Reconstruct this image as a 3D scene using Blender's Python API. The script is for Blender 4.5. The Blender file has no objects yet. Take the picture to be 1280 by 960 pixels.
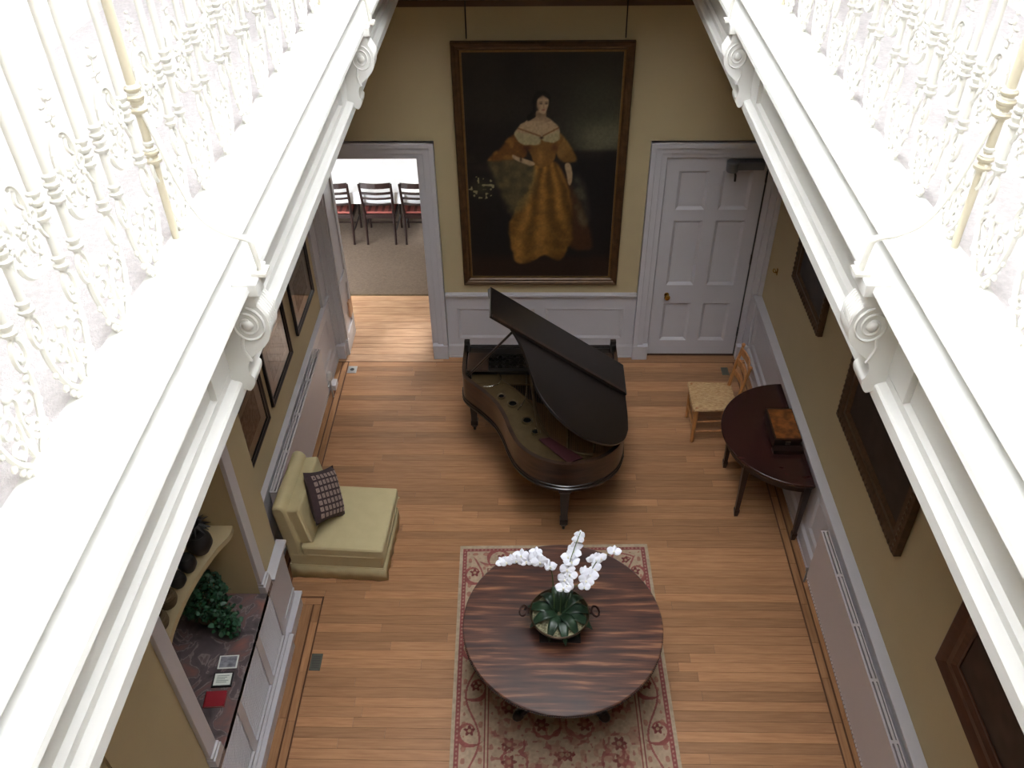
import bpy, bmesh, math, random
import numpy as np
from mathutils import Vector, Matrix, Euler

random.seed(7)
rng = np.random.default_rng(7)
PI = math.pi
scene = bpy.context.scene
COL = scene.collection

# ---------------------------------------------------------------- camera
CAM_H = 6.1
F_PX = 1094.5
PITCH, YAW, ROLL = math.radians(39.94), math.radians(-1.737), math.radians(-0.935)
fw = Vector((math.sin(YAW) * math.cos(PITCH), math.cos(YAW) * math.cos(PITCH), -math.sin(PITCH)))
rt = Vector((math.cos(YAW), -math.sin(YAW), 0))
up = rt.cross(fw)
R_ = rt * math.cos(ROLL) + up * math.sin(ROLL)
U_ = -rt * math.sin(ROLL) + up * math.cos(ROLL)
cam_d = bpy.data.cameras.new('camera')
cam = bpy.data.objects.new('camera', cam_d)
COL.objects.link(cam)
m = Matrix.Identity(4)
for i in range(3):
    m[i][0], m[i][1], m[i][2] = R_[i], U_[i], -fw[i]
m[0][3], m[1][3], m[2][3] = 0, 0, CAM_H
cam.matrix_world = m
cam_d.sensor_fit = 'HORIZONTAL'
cam_d.sensor_width = 36
cam_d.lens = 36 * F_PX / 1280
cam_d.clip_start = 0.05
scene.camera = cam

# ---------------------------------------------------------------- sky and exposure
world = bpy.data.worlds.new('sky')
scene.world = world
world.use_nodes = True
bg = world.node_tree.nodes['Background']
bg.inputs[0].default_value = (0.93, 0.96, 1.0, 1)
bg.inputs[1].default_value = 14.5
scene.view_settings.view_transform = 'Standard'
scene.view_settings.look = 'None'
scene.view_settings.gamma = 1
scene.view_settings.use_curve_mapping = False
scene.view_settings.exposure = 0.0

# hazy low sun that reaches through the dining room window
sun_d = bpy.data.lights.new('sun', 'SUN'); sun_d.energy = 5.0; sun_d.angle = math.radians(4); sun_d.color = (1.0, 0.95, 0.88)
sun = bpy.data.objects.new('sun', sun_d); COL.objects.link(sun)
sun.rotation_euler = Vector((-0.24, -1.0, -0.41)).to_track_quat('-Z', 'Y').to_euler()

# ---------------------------------------------------------------- mesh helpers
class MB:
    def __init__(s):
        s.v, s.f = [], []
    def add(s, vs, fs):
        b = len(s.v)
        s.v += [tuple(p) for p in vs]
        s.f += [tuple(i + b for i in q) for q in fs]
        return s
    def box(s, x0, x1, y0, y1, z0, z1):
        vs = [(x, y, z) for x in (x0, x1) for y in (y0, y1) for z in (z0, z1)]
        return s.add(vs, [(0, 1, 3, 2), (4, 6, 7, 5), (0, 4, 5, 1), (2, 3, 7, 6), (0, 2, 6, 4), (1, 5, 7, 3)])
    def prism(s, pts, axis, a, b):
        def P(p, t):
            return {'x': (t, p[0], p[1]), 'y': (p[0], t, p[1]), 'z': (p[0], p[1], t)}[axis]
        n = len(pts)
        vs = [P(p, a) for p in pts] + [P(p, b) for p in pts]
        fs = [tuple(range(n))[::-1], tuple(range(n, 2 * n))]
        fs += [(i, (i + 1) % n, n + (i + 1) % n, n + i) for i in range(n)]
        return s.add(vs, fs)
    def lathe(s, prof, n=24, c=(0, 0, 0), sx=1, sy=1):
        vs, fs = [], []
        k = len(prof)
        for i in range(n):
            a = 2 * PI * i / n
            for r, z in prof:
                vs.append((c[0] + r * math.cos(a) * sx, c[1] + r * math.sin(a) * sy, c[2] + z))
        for i in range(n):
            j = (i + 1) % n
            for q in range(k - 1):
                fs.append((i * k + q, j * k + q, j * k + q + 1, i * k + q + 1))
        if prof[0][0] > 1e-5:
            fs.append(tuple(i * k for i in range(n))[::-1])
        if prof[-1][0] > 1e-5:
            fs.append(tuple(i * k + k - 1 for i in range(n)))
        return s.add(vs, fs)
    def tube(s, path, r, n=6, closed=False, flat=1.0):
        path = [Vector(p) for p in path]
        k = len(path)
        rr = r if isinstance(r, (list, tuple)) else [r] * k
        vs, fs = [], []
        ref = None
        for i, p in enumerate(path):
            if closed:
                t = path[(i + 1) % k] - path[i - 1]
            else:
                t = path[min(i + 1, k - 1)] - path[max(i - 1, 0)]
            if t.length < 1e-9: t = Vector((0, 0, 1))
            t.normalize()
            if ref is None:
                ref = Vector((1, 0, 0)) if abs(t.x) < 0.8 else Vector((0, 1, 0))
            ref = ref - t * ref.dot(t)
            if ref.length < 1e-6: ref = t.orthogonal()
            ref.normalize()
            b = t.cross(ref)
            for j in range(n):
                a = 2 * PI * j / n + PI / n
                vs.append(p + ref * (math.cos(a) * rr[i] * flat) + b * (math.sin(a) * rr[i]))
        for i in range(k if closed else k - 1):
            i2 = (i + 1) % k
            for j in range(n):
                j2 = (j + 1) % n
                fs.append((i * n + j, i * n + j2, i2 * n + j2, i2 * n + j))
        if not closed:
            fs.append(tuple(range(n))[::-1])
            fs.append(tuple((k - 1) * n + j for j in range(n)))
        return s.add(vs, fs)
    def ball(s, c, r, n=8, m_=5):
        if not isinstance(r, (list, tuple)): r = (r, r, r)
        vs = [(c[0], c[1], c[2] - r[2])]
        for i in range(1, m_):
            a = PI * i / m_
            for j in range(n):
                b = 2 * PI * j / n
                vs.append((c[0] + r[0] * math.sin(a) * math.cos(b), c[1] + r[1] * math.sin(a) * math.sin(b), c[2] - r[2] * math.cos(a)))
        vs.append((c[0], c[1], c[2] + r[2]))
        fs = []
        for j in range(n):
            fs.append((0, 1 + (j + 1) % n, 1 + j))
            for i in range(m_ - 2):
                fs.append((1 + i * n + j, 1 + i * n + (j + 1) % n, 1 + (i + 1) * n + (j + 1) % n, 1 + (i + 1) * n + j))
            fs.append((1 + (m_ - 2) * n + j, 1 + (m_ - 2) * n + (j + 1) % n, len(vs) - 1))
        return s.add(vs, fs)
    def grid(s, fn, nu, nv):
        vs = [fn(i / nu, j / nv) for i in range(nu + 1) for j in range(nv + 1)]
        w = nv + 1
        fs = [(i * w + j, (i + 1) * w + j, (i + 1) * w + j + 1, i * w + j + 1) for i in range(nu) for j in range(nv)]
        return s.add(vs, fs)
    def xform(s, M, start=0):
        s.v = s.v[:start] + [tuple(M @ Vector(p)) for p in s.v[start:]]
        return s
    def build(s, name, mt, parent=None, smooth=None, bevel=0, sub=0, fix=True):
        me = bpy.data.meshes.new(name)
        me.from_pydata(s.v, [], s.f)
        if fix:
            b = bmesh.new(); b.from_mesh(me)
            bmesh.ops.recalc_face_normals(b, faces=b.faces[:])
            b.to_mesh(me); b.free()
        me.materials.append(MATS[mt] if isinstance(mt, str) else mt)
        if smooth is not None:
            me.shade_smooth()
            if smooth < 3: me.set_sharp_from_angle(angle=smooth)
        o = bpy.data.objects.new(name, me)
        COL.objects.link(o)
        if parent: o.parent = parent
        if bevel:
            bv = o.modifiers.new('soft_edge', 'BEVEL'); bv.width = bevel; bv.segments = 2; bv.limit_method = 'ANGLE'
            bv.angle_limit = math.radians(40)
        if sub:
            sd = o.modifiers.new('round', 'SUBSURF'); sd.levels = sub; sd.render_levels = sub
        return o

def tag(o, label=None, cat=None, group=None, kind=None):
    if label: o['label'] = label
    if cat: o['category'] = cat
    if group: o['group'] = group
    if kind: o['kind'] = kind
    return o
def empty(name, loc=(0, 0, 0), rz=0.0, label=None, cat=None, group=None):
    o = bpy.data.objects.new(name, None)
    COL.objects.link(o)
    o.location = loc; o.rotation_euler = (0, 0, rz)
    return tag(o, label, cat, group)
def struct(o, label=None):
    o['kind'] = 'structure'
    if label: o['label'] = label
    return o
def share(o, name=None, parent=None, loc=None, rot=None, scale=None):
    c = o.copy(); COL.objects.link(c)
    if parent is not None: c.parent = parent
    if loc is not None: c.location = loc
    if rot is not None: c.rotation_euler = rot
    if scale is not None: c.scale = scale
    return c
def copy_tree(o, parent=None):
    kids = list(o.children)
    c = o.copy(); COL.objects.link(c); c.parent = parent
    for k in kids: copy_tree(k, c)
    return c
def bx(name, mt, parent, x0, x1, y0, y1, z0, z1, bevel=0):
    return MB().box(x0, x1, y0, y1, z0, z1).build(name, mt, parent, bevel=bevel)
def arc(c, r, a0, a1, n):
    return [(c[0] + r * math.cos(a0 + (a1 - a0) * i / n), c[1] + r * math.sin(a0 + (a1 - a0) * i / n)) for i in range(n + 1)]
def catmull(pts, n=6, closed=False):
    P = [Vector(p) for p in pts]
    k = len(P); out = []
    for i in range(k if closed else k - 1):
        p0 = P[i - 1] if (closed or i > 0) else P[0]
        p1, p2 = P[i], P[(i + 1) % k]
        p3 = P[(i + 2) % k] if closed else P[min(i + 2, k - 1)]
        for j in range(n):
            t = j / n
            out.append(0.5 * ((2 * p1) + (p2 - p0) * t + (2 * p0 - 5 * p1 + 4 * p2 - p3) * t * t + (3 * p1 - p0 - 3 * p2 + p3) * t ** 3))
    if not closed: out.append(P[-1])
    return out

# ---------------------------------------------------------------- materials
MATS = {}
def lin(c):
    return tuple(((x / 255) / 12.92 if x <= 10 else (((x / 255) + 0.055) / 1.055) ** 2.4) for x in c)
def mat(name, c, rough=0.5, metal=0.0, spec=0.5, noise=0.0, nscale=8.0, stretch=(1, 1, 1), c2=None, bump=0.0, bscale=None,
        rand=0.0, coat=0.0, coords='pos', detail=4.0, ramp=(0.35, 0.65), trans=0.0):
    """c, c2 are sRGB 0-255; a noise mixes c to c2 (or to a darker c)."""
    mt = bpy.data.materials.new(name); mt.use_nodes = True
    nt = mt.node_tree; N = nt.nodes; L = nt.links
    p = N['Principled BSDF']
    base = lin(c)
    p.inputs['Base Color'].default_value = (*base, 1)
    p.inputs['Roughness'].default_value = rough
    p.inputs['Metallic'].default_value = metal
    p.inputs['Specular IOR Level'].default_value = spec
    p.inputs['Coat Weight'].default_value = coat
    p.inputs['Coat Roughness'].default_value = 0.12
    if trans: p.inputs['Transmission Weight'].default_value = trans
    need = noise or bump or rand or c2
    if need:
        if coords == 'pos':
            tc = N.new('ShaderNodeNewGeometry'); out = tc.outputs['Position']
        else:
            tc = N.new('ShaderNodeTexCoord'); out = tc.outputs['Object']
        mp = N.new('ShaderNodeMapping'); mp.inputs['Scale'].default_value = stretch
        L.new(out, mp.inputs['Vector'])
        oi = N.new('ShaderNodeObjectInfo')
        if rand:
            mul = N.new('ShaderNodeVectorMath'); mul.operation = 'SCALE'
            cb = N.new('ShaderNodeCombineXYZ')
            for k in range(3): L.new(oi.outputs['Random'], cb.inputs[k])
            L.new(cb.outputs[0], mul.inputs[0]); mul.inputs['Scale'].default_value = 37.0
            L.new(mul.outputs[0], mp.inputs['Location'])
        nz = N.new('ShaderNodeTexNoise'); nz.inputs['Scale'].default_value = nscale; nz.inputs['Detail'].default_value = detail
        L.new(mp.outputs[0], nz.inputs['Vector'])
        col = None
        if noise or c2:
            rp = N.new('ShaderNodeValToRGB')
            rp.color_ramp.elements[0].position, rp.color_ramp.elements[1].position = ramp
            other = lin(c2) if c2 else tuple(x * (1 - noise) for x in base)
            rp.color_ramp.elements[0].color = (*base, 1); rp.color_ramp.elements[1].color = (*other, 1)
            L.new(nz.outputs['Fac'], rp.inputs['Fac']); col = rp.outputs[0]
        if rand:
            hs = N.new('ShaderNodeHueSaturation')
            mr = N.new('ShaderNodeMapRange'); mr.inputs['To Min'].default_value = 1 - rand; mr.inputs['To Max'].default_value = 1 + rand
            L.new(oi.outputs['Random'], mr.inputs['Value']); L.new(mr.outputs[0], hs.inputs['Value'])
            if col: L.new(col, hs.inputs['Color'])
            else: hs.inputs['Color'].default_value = (*base, 1)
            col = hs.outputs[0]
        if col: L.new(col, p.inputs['Base Color'])
        if bump:
            bp = N.new('ShaderNodeBump'); bp.inputs['Strength'].default_value = bump; bp.inputs['Distance'].default_value = 0.01
            if bscale:
                n2 = N.new('ShaderNodeTexNoise'); n2.inputs['Scale'].default_value = bscale; n2.inputs['Detail'].default_value = 3
                L.new(mp.outputs[0], n2.inputs['Vector']); L.new(n2.outputs['Fac'], bp.inputs['Height'])
            else: L.new(nz.outputs['Fac'], bp.inputs['Height'])
            L.new(bp.outputs[0], p.inputs['Normal'])
    MATS[name] = mt
    return mt
def mat_vcol(name, rough=0.6, bump=0.0, bscale=300, spec=0.3):
    mt = bpy.data.materials.new(name); mt.use_nodes = True
    nt = mt.node_tree; N = nt.nodes; L = nt.links; p = N['Principled BSDF']
    a = N.new('ShaderNodeAttribute'); a.attribute_name = 'Col'
    L.new(a.outputs['Color'], p.inputs['Base Color'])
    p.inputs['Roughness'].default_value = rough; p.inputs['Specular IOR Level'].default_value = spec
    if bump:
        tc = N.new('ShaderNodeTexCoord'); nz = N.new('ShaderNodeTexNoise'); nz.inputs['Scale'].default_value = bscale
        L.new(tc.outputs['Object'], nz.inputs['Vector'])
        bp = N.new('ShaderNodeBump'); bp.inputs['Strength'].default_value = bump; bp.inputs['Distance'].default_value = 0.004
        L.new(nz.outputs['Fac'], bp.inputs['Height']); L.new(bp.outputs[0], p.inputs['Normal'])
    MATS[name] = mt
    return mt

mat('white_gloss', (224, 223, 219), 0.3, noise=0.04, nscale=3)
mat('white_dado', (190, 187, 191), 0.32, noise=0.03, nscale=2)
mat('iron_white', (219, 217, 209), 0.45)
mat('iron_cream', (200, 191, 168), 0.5)
mat('plaster_yellow', (184, 167, 130), 0.75, noise=0.05, nscale=1.5, bump=0.03, bscale=40)
mat('plaster_white', (238, 237, 233), 0.8, noise=0.03)
mat('plaster_tan', (150, 138, 118), 0.8)
mat('soffit_white', (224, 220, 208), 0.8)
mat('picture_rail', (84, 60, 38), 0.5)
mat('carpet_grey', (226, 220, 221), 0.95, noise=0.14, nscale=60, bump=0.6, bscale=220)
mat('carpet_tan', (122, 105, 90), 0.95, noise=0.3, nscale=40, stretch=(1, 2.5, 1), bump=0.6, bscale=200)
mat('oak', (174, 130, 94), 0.36, c2=(150, 107, 74), nscale=5, stretch=(0.9, 12, 1), rand=0.22, spec=0.4, ramp=(0.3, 0.75))
mat('oak_along', (174, 130, 92), 0.36, c2=(146, 102, 68), nscale=5, stretch=(12, 0.9, 1), rand=0.2, spec=0.45, ramp=(0.3, 0.75))
mat('oak_gap', (70, 42, 24), 0.6)
mat('inlay_dark', (92, 56, 34), 0.35)
mat('pine', (206, 166, 130), 0.42, c2=(172, 128, 96), nscale=4, stretch=(1.0, 8, 1), rand=0.08, ramp=(0.35, 0.75))
mat('piano_black', (30, 25, 23), 0.28, coat=0.3, noise=0.3, nscale=4)
mat('piano_brown', (64, 45, 34), 0.3, c2=(38, 27, 22), nscale=5, stretch=(1, 1, 5), coat=0.2)
mat('piano_plate', (100, 84, 58), 0.45, metal=0.5, noise=0.2, nscale=12)
mat('soundboard', (108, 78, 48), 0.5, noise=0.25, nscale=6, stretch=(8, 1, 1))
mat('felt_red', (72, 30, 36), 0.95)
mat('ivory', (232, 226, 208), 0.3)
mat('slot_black', (8, 7, 7), 0.9, spec=0.1)
mat('ebony', (18, 16, 16), 0.25)
mat('steel', (200, 198, 192), 0.25, metal=1.0)
mat('bronze_string', (126, 104, 74), 0.4, metal=0.8)
mat('mahogany', (58, 31, 28), 0.26, c2=(44, 24, 23), nscale=3, stretch=(2, 6, 2), coat=0.2)
mat('mahogany_leg', (44, 28, 26), 0.32, noise=0.3, nscale=6)
mat('burl', (146, 88, 46), 0.28, c2=(88, 48, 24), nscale=18, detail=8, coat=0.3)
mat('dark_box', (40, 24, 20), 0.3)
mat('beech', (186, 128, 78), 0.45, noise=0.25, nscale=8, stretch=(3, 3, 1))
mat('rush', (206, 174, 128), 0.8, c2=(168, 128, 84), nscale=30, stretch=(1, 6, 1), bump=0.5)
mat('upholstery', (190, 175, 134), 0.85, noise=0.06, nscale=10, bump=0.15, bscale=260)
mat('cushion_dark', (62, 46, 48), 0.9, noise=0.2, nscale=40)
mat('cushion_light', (150, 130, 122), 0.9)
mat('brass', (196, 158, 72), 0.22, metal=1.0)
mat('closer_grey', (104, 106, 110), 0.4, metal=0.6)
mat('hinge_dark', (58, 52, 48), 0.4, metal=0.7)
mat('vent_grey', (98, 98, 88), 0.5, metal=0.4)
mat('outlet_metal', (170, 172, 172), 0.35, metal=0.7)
mat('radiator_white', (196, 187, 186), 0.35)
mat('slot_dark', (40, 42, 44), 0.6)
mat('frame_black', (26, 24, 26), 0.35)
mat('frame_gilt', (88, 64, 40), 0.42, metal=0.35, noise=0.35, nscale=14)
mat('gilt_bright', (122, 94, 56), 0.36, metal=0.5, noise=0.2, nscale=30)
mat('frame_dark_gilt', (88, 66, 44), 0.5, metal=0.25, noise=0.4, nscale=26)
mat('frame_walnut', (84, 52, 36), 0.4, noise=0.3, nscale=8, stretch=(1, 1, 4))
mat('print_paper', (214, 200, 186), 0.7, c2=(196, 180, 166), nscale=7)
mat('print_ink', (178, 158, 144), 0.7, c2=(140, 120, 108), nscale=24)
mat('copper_dark', (96, 80, 62), 0.38, metal=0.7, noise=0.3, nscale=14)
mat('iron_ring', (58, 36, 30), 0.45, metal=0.6)
mat('moss', (146, 140, 112), 0.95, c2=(84, 82, 58), nscale=60, bump=0.8)
mat('leaf_green', (42, 66, 44), 0.4, c2=(24, 44, 32), nscale=14)
mat('leaf_ivy', (46, 94, 62), 0.45, c2=(26, 60, 42), nscale=20)
mat('stem_green', (84, 104, 62), 0.5)
mat('orchid_white', (232, 233, 242), 0.45)
mat('orchid_lip', (232, 228, 206), 0.5)
mat('mat_black', (28, 25, 28), 0.6)
mat('black_pot', (20, 20, 22), 0.5)
mat('clay_pot', (92, 66, 50), 0.7)
mat('straw', (104, 88, 62), 0.8, noise=0.3, nscale=20)
mat('book_red', (140, 28, 40), 0.5)
mat('card_white', (222, 226, 218), 0.5)
mat('card_ink', (120, 132, 126), 0.6)
mat('photo_grey', (150, 150, 158), 0.3, c2=(96, 96, 106), nscale=25)
mat('cloth_white', (236, 238, 242), 0.7, noise=0.03)
mat('chair_dark', (38, 22, 20), 0.4)
mat('stripe_red', (142, 76, 68), 0.8)
mat('stripe_dark', (92, 46, 42), 0.8)
mat('wire_dark', (40, 32, 26), 0.5)
mat_vcol('oil_paint', 0.5)
mat_vcol('rug_pile', 0.95, 0.5, 260, 0.05)

def mat_table_top():
    """polished dark boards with lighter streaks running across"""
    mt = bpy.data.materials.new('table_top_wood'); mt.use_nodes = True
    nt = mt.node_tree; N = nt.nodes; L = nt.links; p = N['Principled BSDF']
    tc = N.new('ShaderNodeTexCoord')
    mp = N.new('ShaderNodeMapping'); mp.inputs['Scale'].default_value = (0.9, 11, 1)
    L.new(tc.outputs['Object'], mp.inputs[0])
    n1 = N.new('ShaderNodeTexNoise'); n1.inputs['Scale'].default_value = 2.6; n1.inputs['Detail'].default_value = 5
    L.new(mp.outputs[0], n1.inputs['Vector'])
    r1 = N.new('ShaderNodeValToRGB')
    e = r1.color_ramp.elements
    e[0].position, e[1].position = 0.36, 0.74
    e[0].color = (*lin((58, 38, 34)), 1); e[1].color = (*lin((164, 116, 84)), 1)
    k = e.new(0.54); k.color = (*lin((92, 58, 46)), 1)
    L.new(n1.outputs['Fac'], r1.inputs[0])
    n2 = N.new('ShaderNodeTexNoise'); n2.inputs['Scale'].default_value = 2.2; n2.inputs['Detail'].default_value = 2
    L.new(tc.outputs['Object'], n2.inputs['Vector'])
    r2 = N.new('ShaderNodeValToRGB'); r2.color_ramp.elements[0].position, r2.color_ramp.elements[1].position = 0.45, 0.65
    L.new(n2.outputs['Fac'], r2.inputs[0])
    mx = N.new('ShaderNodeMix'); mx.data_type = 'RGBA'
    L.new(r2.outputs[0], mx.inputs['Factor']); L.new(r1.outputs[0], mx.inputs['A'])
    mx.inputs['B'].default_value = (*lin((62, 48, 48)), 1)
    m2 = N.new('ShaderNodeMath'); m2.operation = 'MULTIPLY'; m2.inputs[1].default_value = 0.7
    L.new(r2.outputs[0], m2.inputs[0]); L.new(m2.outputs[0], mx.inputs['Factor'])
    L.new(mx.outputs['Result'], p.inputs['Base Color'])
    p.inputs['Roughness'].default_value = 0.34
    p.inputs['Coat Weight'].default_value = 0.12
    MATS['table_top_wood'] = mt
mat_table_top()
def mat_marble():
    mt = bpy.data.materials.new('marble'); mt.use_nodes = True
    nt = mt.node_tree; N = nt.nodes; L = nt.links; p = N['Principled BSDF']
    tc = N.new('ShaderNodeNewGeometry')
    n0 = N.new('ShaderNodeTexNoise'); n0.inputs['Scale'].default_value = 5; n0.inputs['Detail'].default_value = 6
    n0.inputs['Distortion'].default_value = 1.2
    L.new(tc.outputs['Position'], n0.inputs['Vector'])
    r = N.new('ShaderNodeValToRGB'); e = r.color_ramp.elements
    e[0].position, e[1].position = 0.3, 0.7
    e[0].color = (*lin((66, 60, 62)), 1); e[1].color = (*lin((138, 96, 88)), 1)
    k = e.new(0.5); k.color = (*lin((98, 88, 90)), 1)
    k2 = e.new(0.515); k2.color = (*lin((138, 124, 122)), 1)
    k3 = e.new(0.53); k3.color = (*lin((106, 92, 92)), 1)
    L.new(n0.outputs['Fac'], r.inputs[0]); L.new(r.outputs[0], p.inputs['Base Color'])
    p.inputs['Roughness'].default_value = 0.18
    MATS['marble'] = mt
mat_marble()
def mat_glass():
    mt = bpy.data.materials.new('picture_glass'); mt.use_nodes = True
    nt = mt.node_tree; N = nt.nodes; L = nt.links
    p = N['Principled BSDF']
    tr = N.new('ShaderNodeBsdfTransparent'); gl = N.new('ShaderNodeBsdfGlossy'); gl.inputs['Roughness'].default_value = 0.03
    fr = N.new('ShaderNodeFresnel'); fr.inputs[0].default_value = 1.5
    mx = N.new('ShaderNodeMixShader')
    L.new(fr.outputs[0], mx.inputs[0]); L.new(tr.outputs[0], mx.inputs[1]); L.new(gl.outputs[0], mx.inputs[2])
    L.new(mx.outputs[0], N['Material Output'].inputs['Surface'])
    N.remove(p)
    MATS['picture_glass'] = mt
mat_glass()

# ================================================================ the room
XL, XR, XB = -2.22, 2.42, -1.98
YE, YN, ZC, ZG = 7.79, -1.6, 4.0, 4.55
OC = 0.086                                   # centre of the light well
class MapB(MB):
    """boxes in (along, out of wall, height) put onto a wall"""
    def __init__(s, fn):
        super().__init__(); s.fn = fn
    def add(s, vs, fs):
        return super().add([s.fn(*p) for p in vs], fs)
    def ring(s, a0, a1, z0, z1, w, d_out, d_in):
        o = [(a0, d_out, z0), (a1, d_out, z0), (a1, d_out, z1), (a0, d_out, z1)]
        i = [(a0 + w, d_in, z0 + w), (a1 - w, d_in, z0 + w), (a1 - w, d_in, z1 - w), (a0 + w, d_in, z1 - w)]
        return s.add(o + i, [(k, (k + 1) % 4, 4 + (k + 1) % 4, 4 + k) for k in range(4)])
    def frame(s, a0, a1, z0, z1, w, d0, d1):
        s.box(a0, a1, d0, d1, z0, z0 + w); s.box(a0, a1, d0, d1, z1 - w, z1)
        s.box(a0, a0 + w, d0, d1, z0 + w, z1 - w); s.box(a1 - w, a1, d0, d1, z0 + w, z1 - w)
        return s
on_end = lambda a, d, z: (a, YE - d, z)
on_right = lambda a, d, z: (XR - d, a, z)
on_left = lambda a, d, z: (XL + d, a, z)
on_bay = lambda a, d, z: (XB + d, a, z)

# ---- floor
floor = struct(bx('floor', 'oak_gap', None, -2.7, 2.6, YN, 8.3, -0.2, -0.004), 'strip oak floor with a dark inlaid border')
PW = 0.082
unit = {}
def plank(parent, mt, x0, x1, y0, y1, name='plank', z0=-0.014, z1=0.0):
    if mt not in unit:
        o = MB().box(0, 1, 0, 1, 0, 1).build(name, mt, parent); unit[mt] = o
    else:
        o = unit[mt].copy(); o.name = name; COL.objects.link(o); o.parent = parent
    o.location = (x0, y0, z0); o.scale = (x1 - x0, y1 - y0, z1 - z0)
    return o
G = 0.0022
rest = MB()
y = 7.66
row = 0
while y > YN + 0.4:
    y0 = y - PW
    xl = -2.055 if y0 > 4.47 else -1.75
    xr = 2.225
    x = xl
    first = True
    while x < xr - 1e-4:
        ln = random.choice([0.9, 1.2, 1.5, 1.9, 2.2]) * random.uniform(0.85, 1.15)
        if first: ln *= random.uniform(0.3, 1.0); first = False
        if xr - (x + ln) < 0.35: ln = xr - x
        if y0 > 2.6: plank(floor, 'oak', x + G / 2, x + ln - G / 2, y0 + G / 2, y - G / 2)
        else: rest.box(x + G / 2, x + ln - G / 2, y0 + G / 2, y - G / 2, -0.014, 0)
        x += ln
    y = y0
    row += 1
o = rest.build('plank_field', 'oak', floor); o['kind'] = 'stuff'
# border bands: outer boards, dark line, short boards, dark line
def band_y(x_out, xd0, xd1, y0, y1):
    """border running along the side wall: outer board from x_out to xd0, lines at xd0 and xd1"""
    s = 1 if xd1 > xd0 else -1
    lw = 0.012
    for xx in (xd0, xd1):
        a, b = sorted((xx, xx + s * lw)); bx('inlay_strip', 'inlay_dark', floor, a, b, y0, y1, -0.014, 0.0)
    yy = y0
    while yy < y1 - 1e-4:
        ln = min(random.uniform(0.7, 1.4), y1 - yy)
        a, b = sorted((x_out, xd0)); plank(floor, 'oak_along', a + G, b - G, yy + G / 2, yy + ln - G / 2, 'border_plank'); yy += ln
    yy = y0
    while yy < y1 - 1e-4:
        ln = min(random.uniform(0.28, 0.5), y1 - yy)
        a, b = sorted((xd0 + s * lw, xd1)); plank(floor, 'oak_along', a + G / 2, b - G / 2, yy + G / 2, yy + ln - G / 2, 'border_plank'); yy += ln
band_y(XL, -2.132, -2.067, 4.49, 7.655)
band_y(-1.99, -1.83, -1.762, YN, 4.40)
band_y(2.44, 2.305, 2.237, YN, 7.655)
# return of the border round the corner of the alcove bay
bx('inlay_strip', 'inlay_dark', floor, -2.132, -1.762, 4.468, 4.48, -0.014, 0)

[plank(floor, 'oak', a_, b_, 4.402, 4.466, 'border_plank') for a_, b_ in ((-2.2, -2.02), (-2.018, -1.90), (-1.898, -1.764))]
plank(floor, 'oak', -2.055, -1.752, 4.482, 4.543)
bx('inlay_strip', 'inlay_dark', floor, -2.06, 2.24, 7.661, 7.668, -0.014, 0)
for a, b in ((-1.0, 0.2), (0.2, 1.5), (1.5, 2.42)): plank(floor, 'oak', a, b - G, 7.67, YE, 'border_plank')
# threshold boards leading through the doorway
yy = 7.67
edges = [7.67, 7.80, 7.93, 8.0, 8.14, 8.29, 8.43, 8.58, 8.72, 8.87, 8.985]
for a, b in zip(edges[:-1], edges[1:]):
    plank(floor, 'pine', -2.6 if a > 8.2 else -2.22, -1.0 if a < 8.2 else 0.2, a + 0.003, b - 0.003, 'threshold_plank')

# ---- end wall with the doorway and the panelled door
DX0, DX1, DZ = -2.10, -1.105, 2.40           # open doorway
PX0, PX1, PZ = 1.275, 2.258, 2.394           # closed door
w = MB()
w.box(-2.9, DX0, YE, 8.25, 0, 4.45); w.box(DX0, DX1, YE, 8.25, DZ, 4.45)
w.box(DX1, PX0, YE, 8.25, 0, 4.45); w.box(PX0, PX1, YE, 8.25, PZ, 4.45); w.box(PX1, 2.9, YE, 8.25, 0, 4.45)
w.box(PX0, PX1, YE + 0.1, 8.25, 0, PZ)
wall_end = struct(w.build('wall_end', 'plaster_yellow'), 'pale yellow end wall with the large portrait')
# picture rail
rail = struct(MB().box(XL, XR, YE - 0.035, YE, 3.785, 3.825).box(XL, XR, YE - 0.05, YE, 3.825, 3.84).build('trim_1', 'picture_rail'), 'dark brown picture rail high on the end wall')
# architraves
def architrave(name, x0, x1, ztop, wd, label, left=True, right=True, wl=None, wr=None):
    wl = wl or wd; wr = wr or wd
    t = MB()
    steps = [(1.0, 0.02), (0.68, 0.045), (0.30, 0.072)]
    def side(xi, sgn, wdt):
        for k, (fr, d) in enumerate(steps):
            a, b = (xi, xi + sgn * wdt)
            lo = xi + sgn * wdt * (1 - fr)
            p, q = sorted((lo, b)); t.box(p, q, YE - d, YE, 0.17, ztop + wd)
        p, q = sorted((xi, xi + sgn * wdt)); t.box(p, q, YE - 0.078, YE, 0, 0.17)
        p, q = sorted((xi, xi + sgn * wdt)); t.box(p - 0.003, q + 0.003, YE - 0.082, YE, 0.165, 0.185)
    if left: side(x0, -1, wl)
    if right: side(x1, 1, wr)
    for fr, d in steps:
        t.box(x0 - wl, x1 + wr, YE - d + 0.0005, YE, ztop + wd * (1 - fr), ztop + wd)
    return struct(t.build(name, 'white_dado', bevel=0.004), label)
architrave('trim_2', DX0, DX1, DZ, 0.165, 'white moulded architrave round the open doorway', wl=0.118)
architrave('trim_3', PX0, PX1, PZ, 0.165, 'white moulded architrave round the panelled door', wr=0.16)
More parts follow.
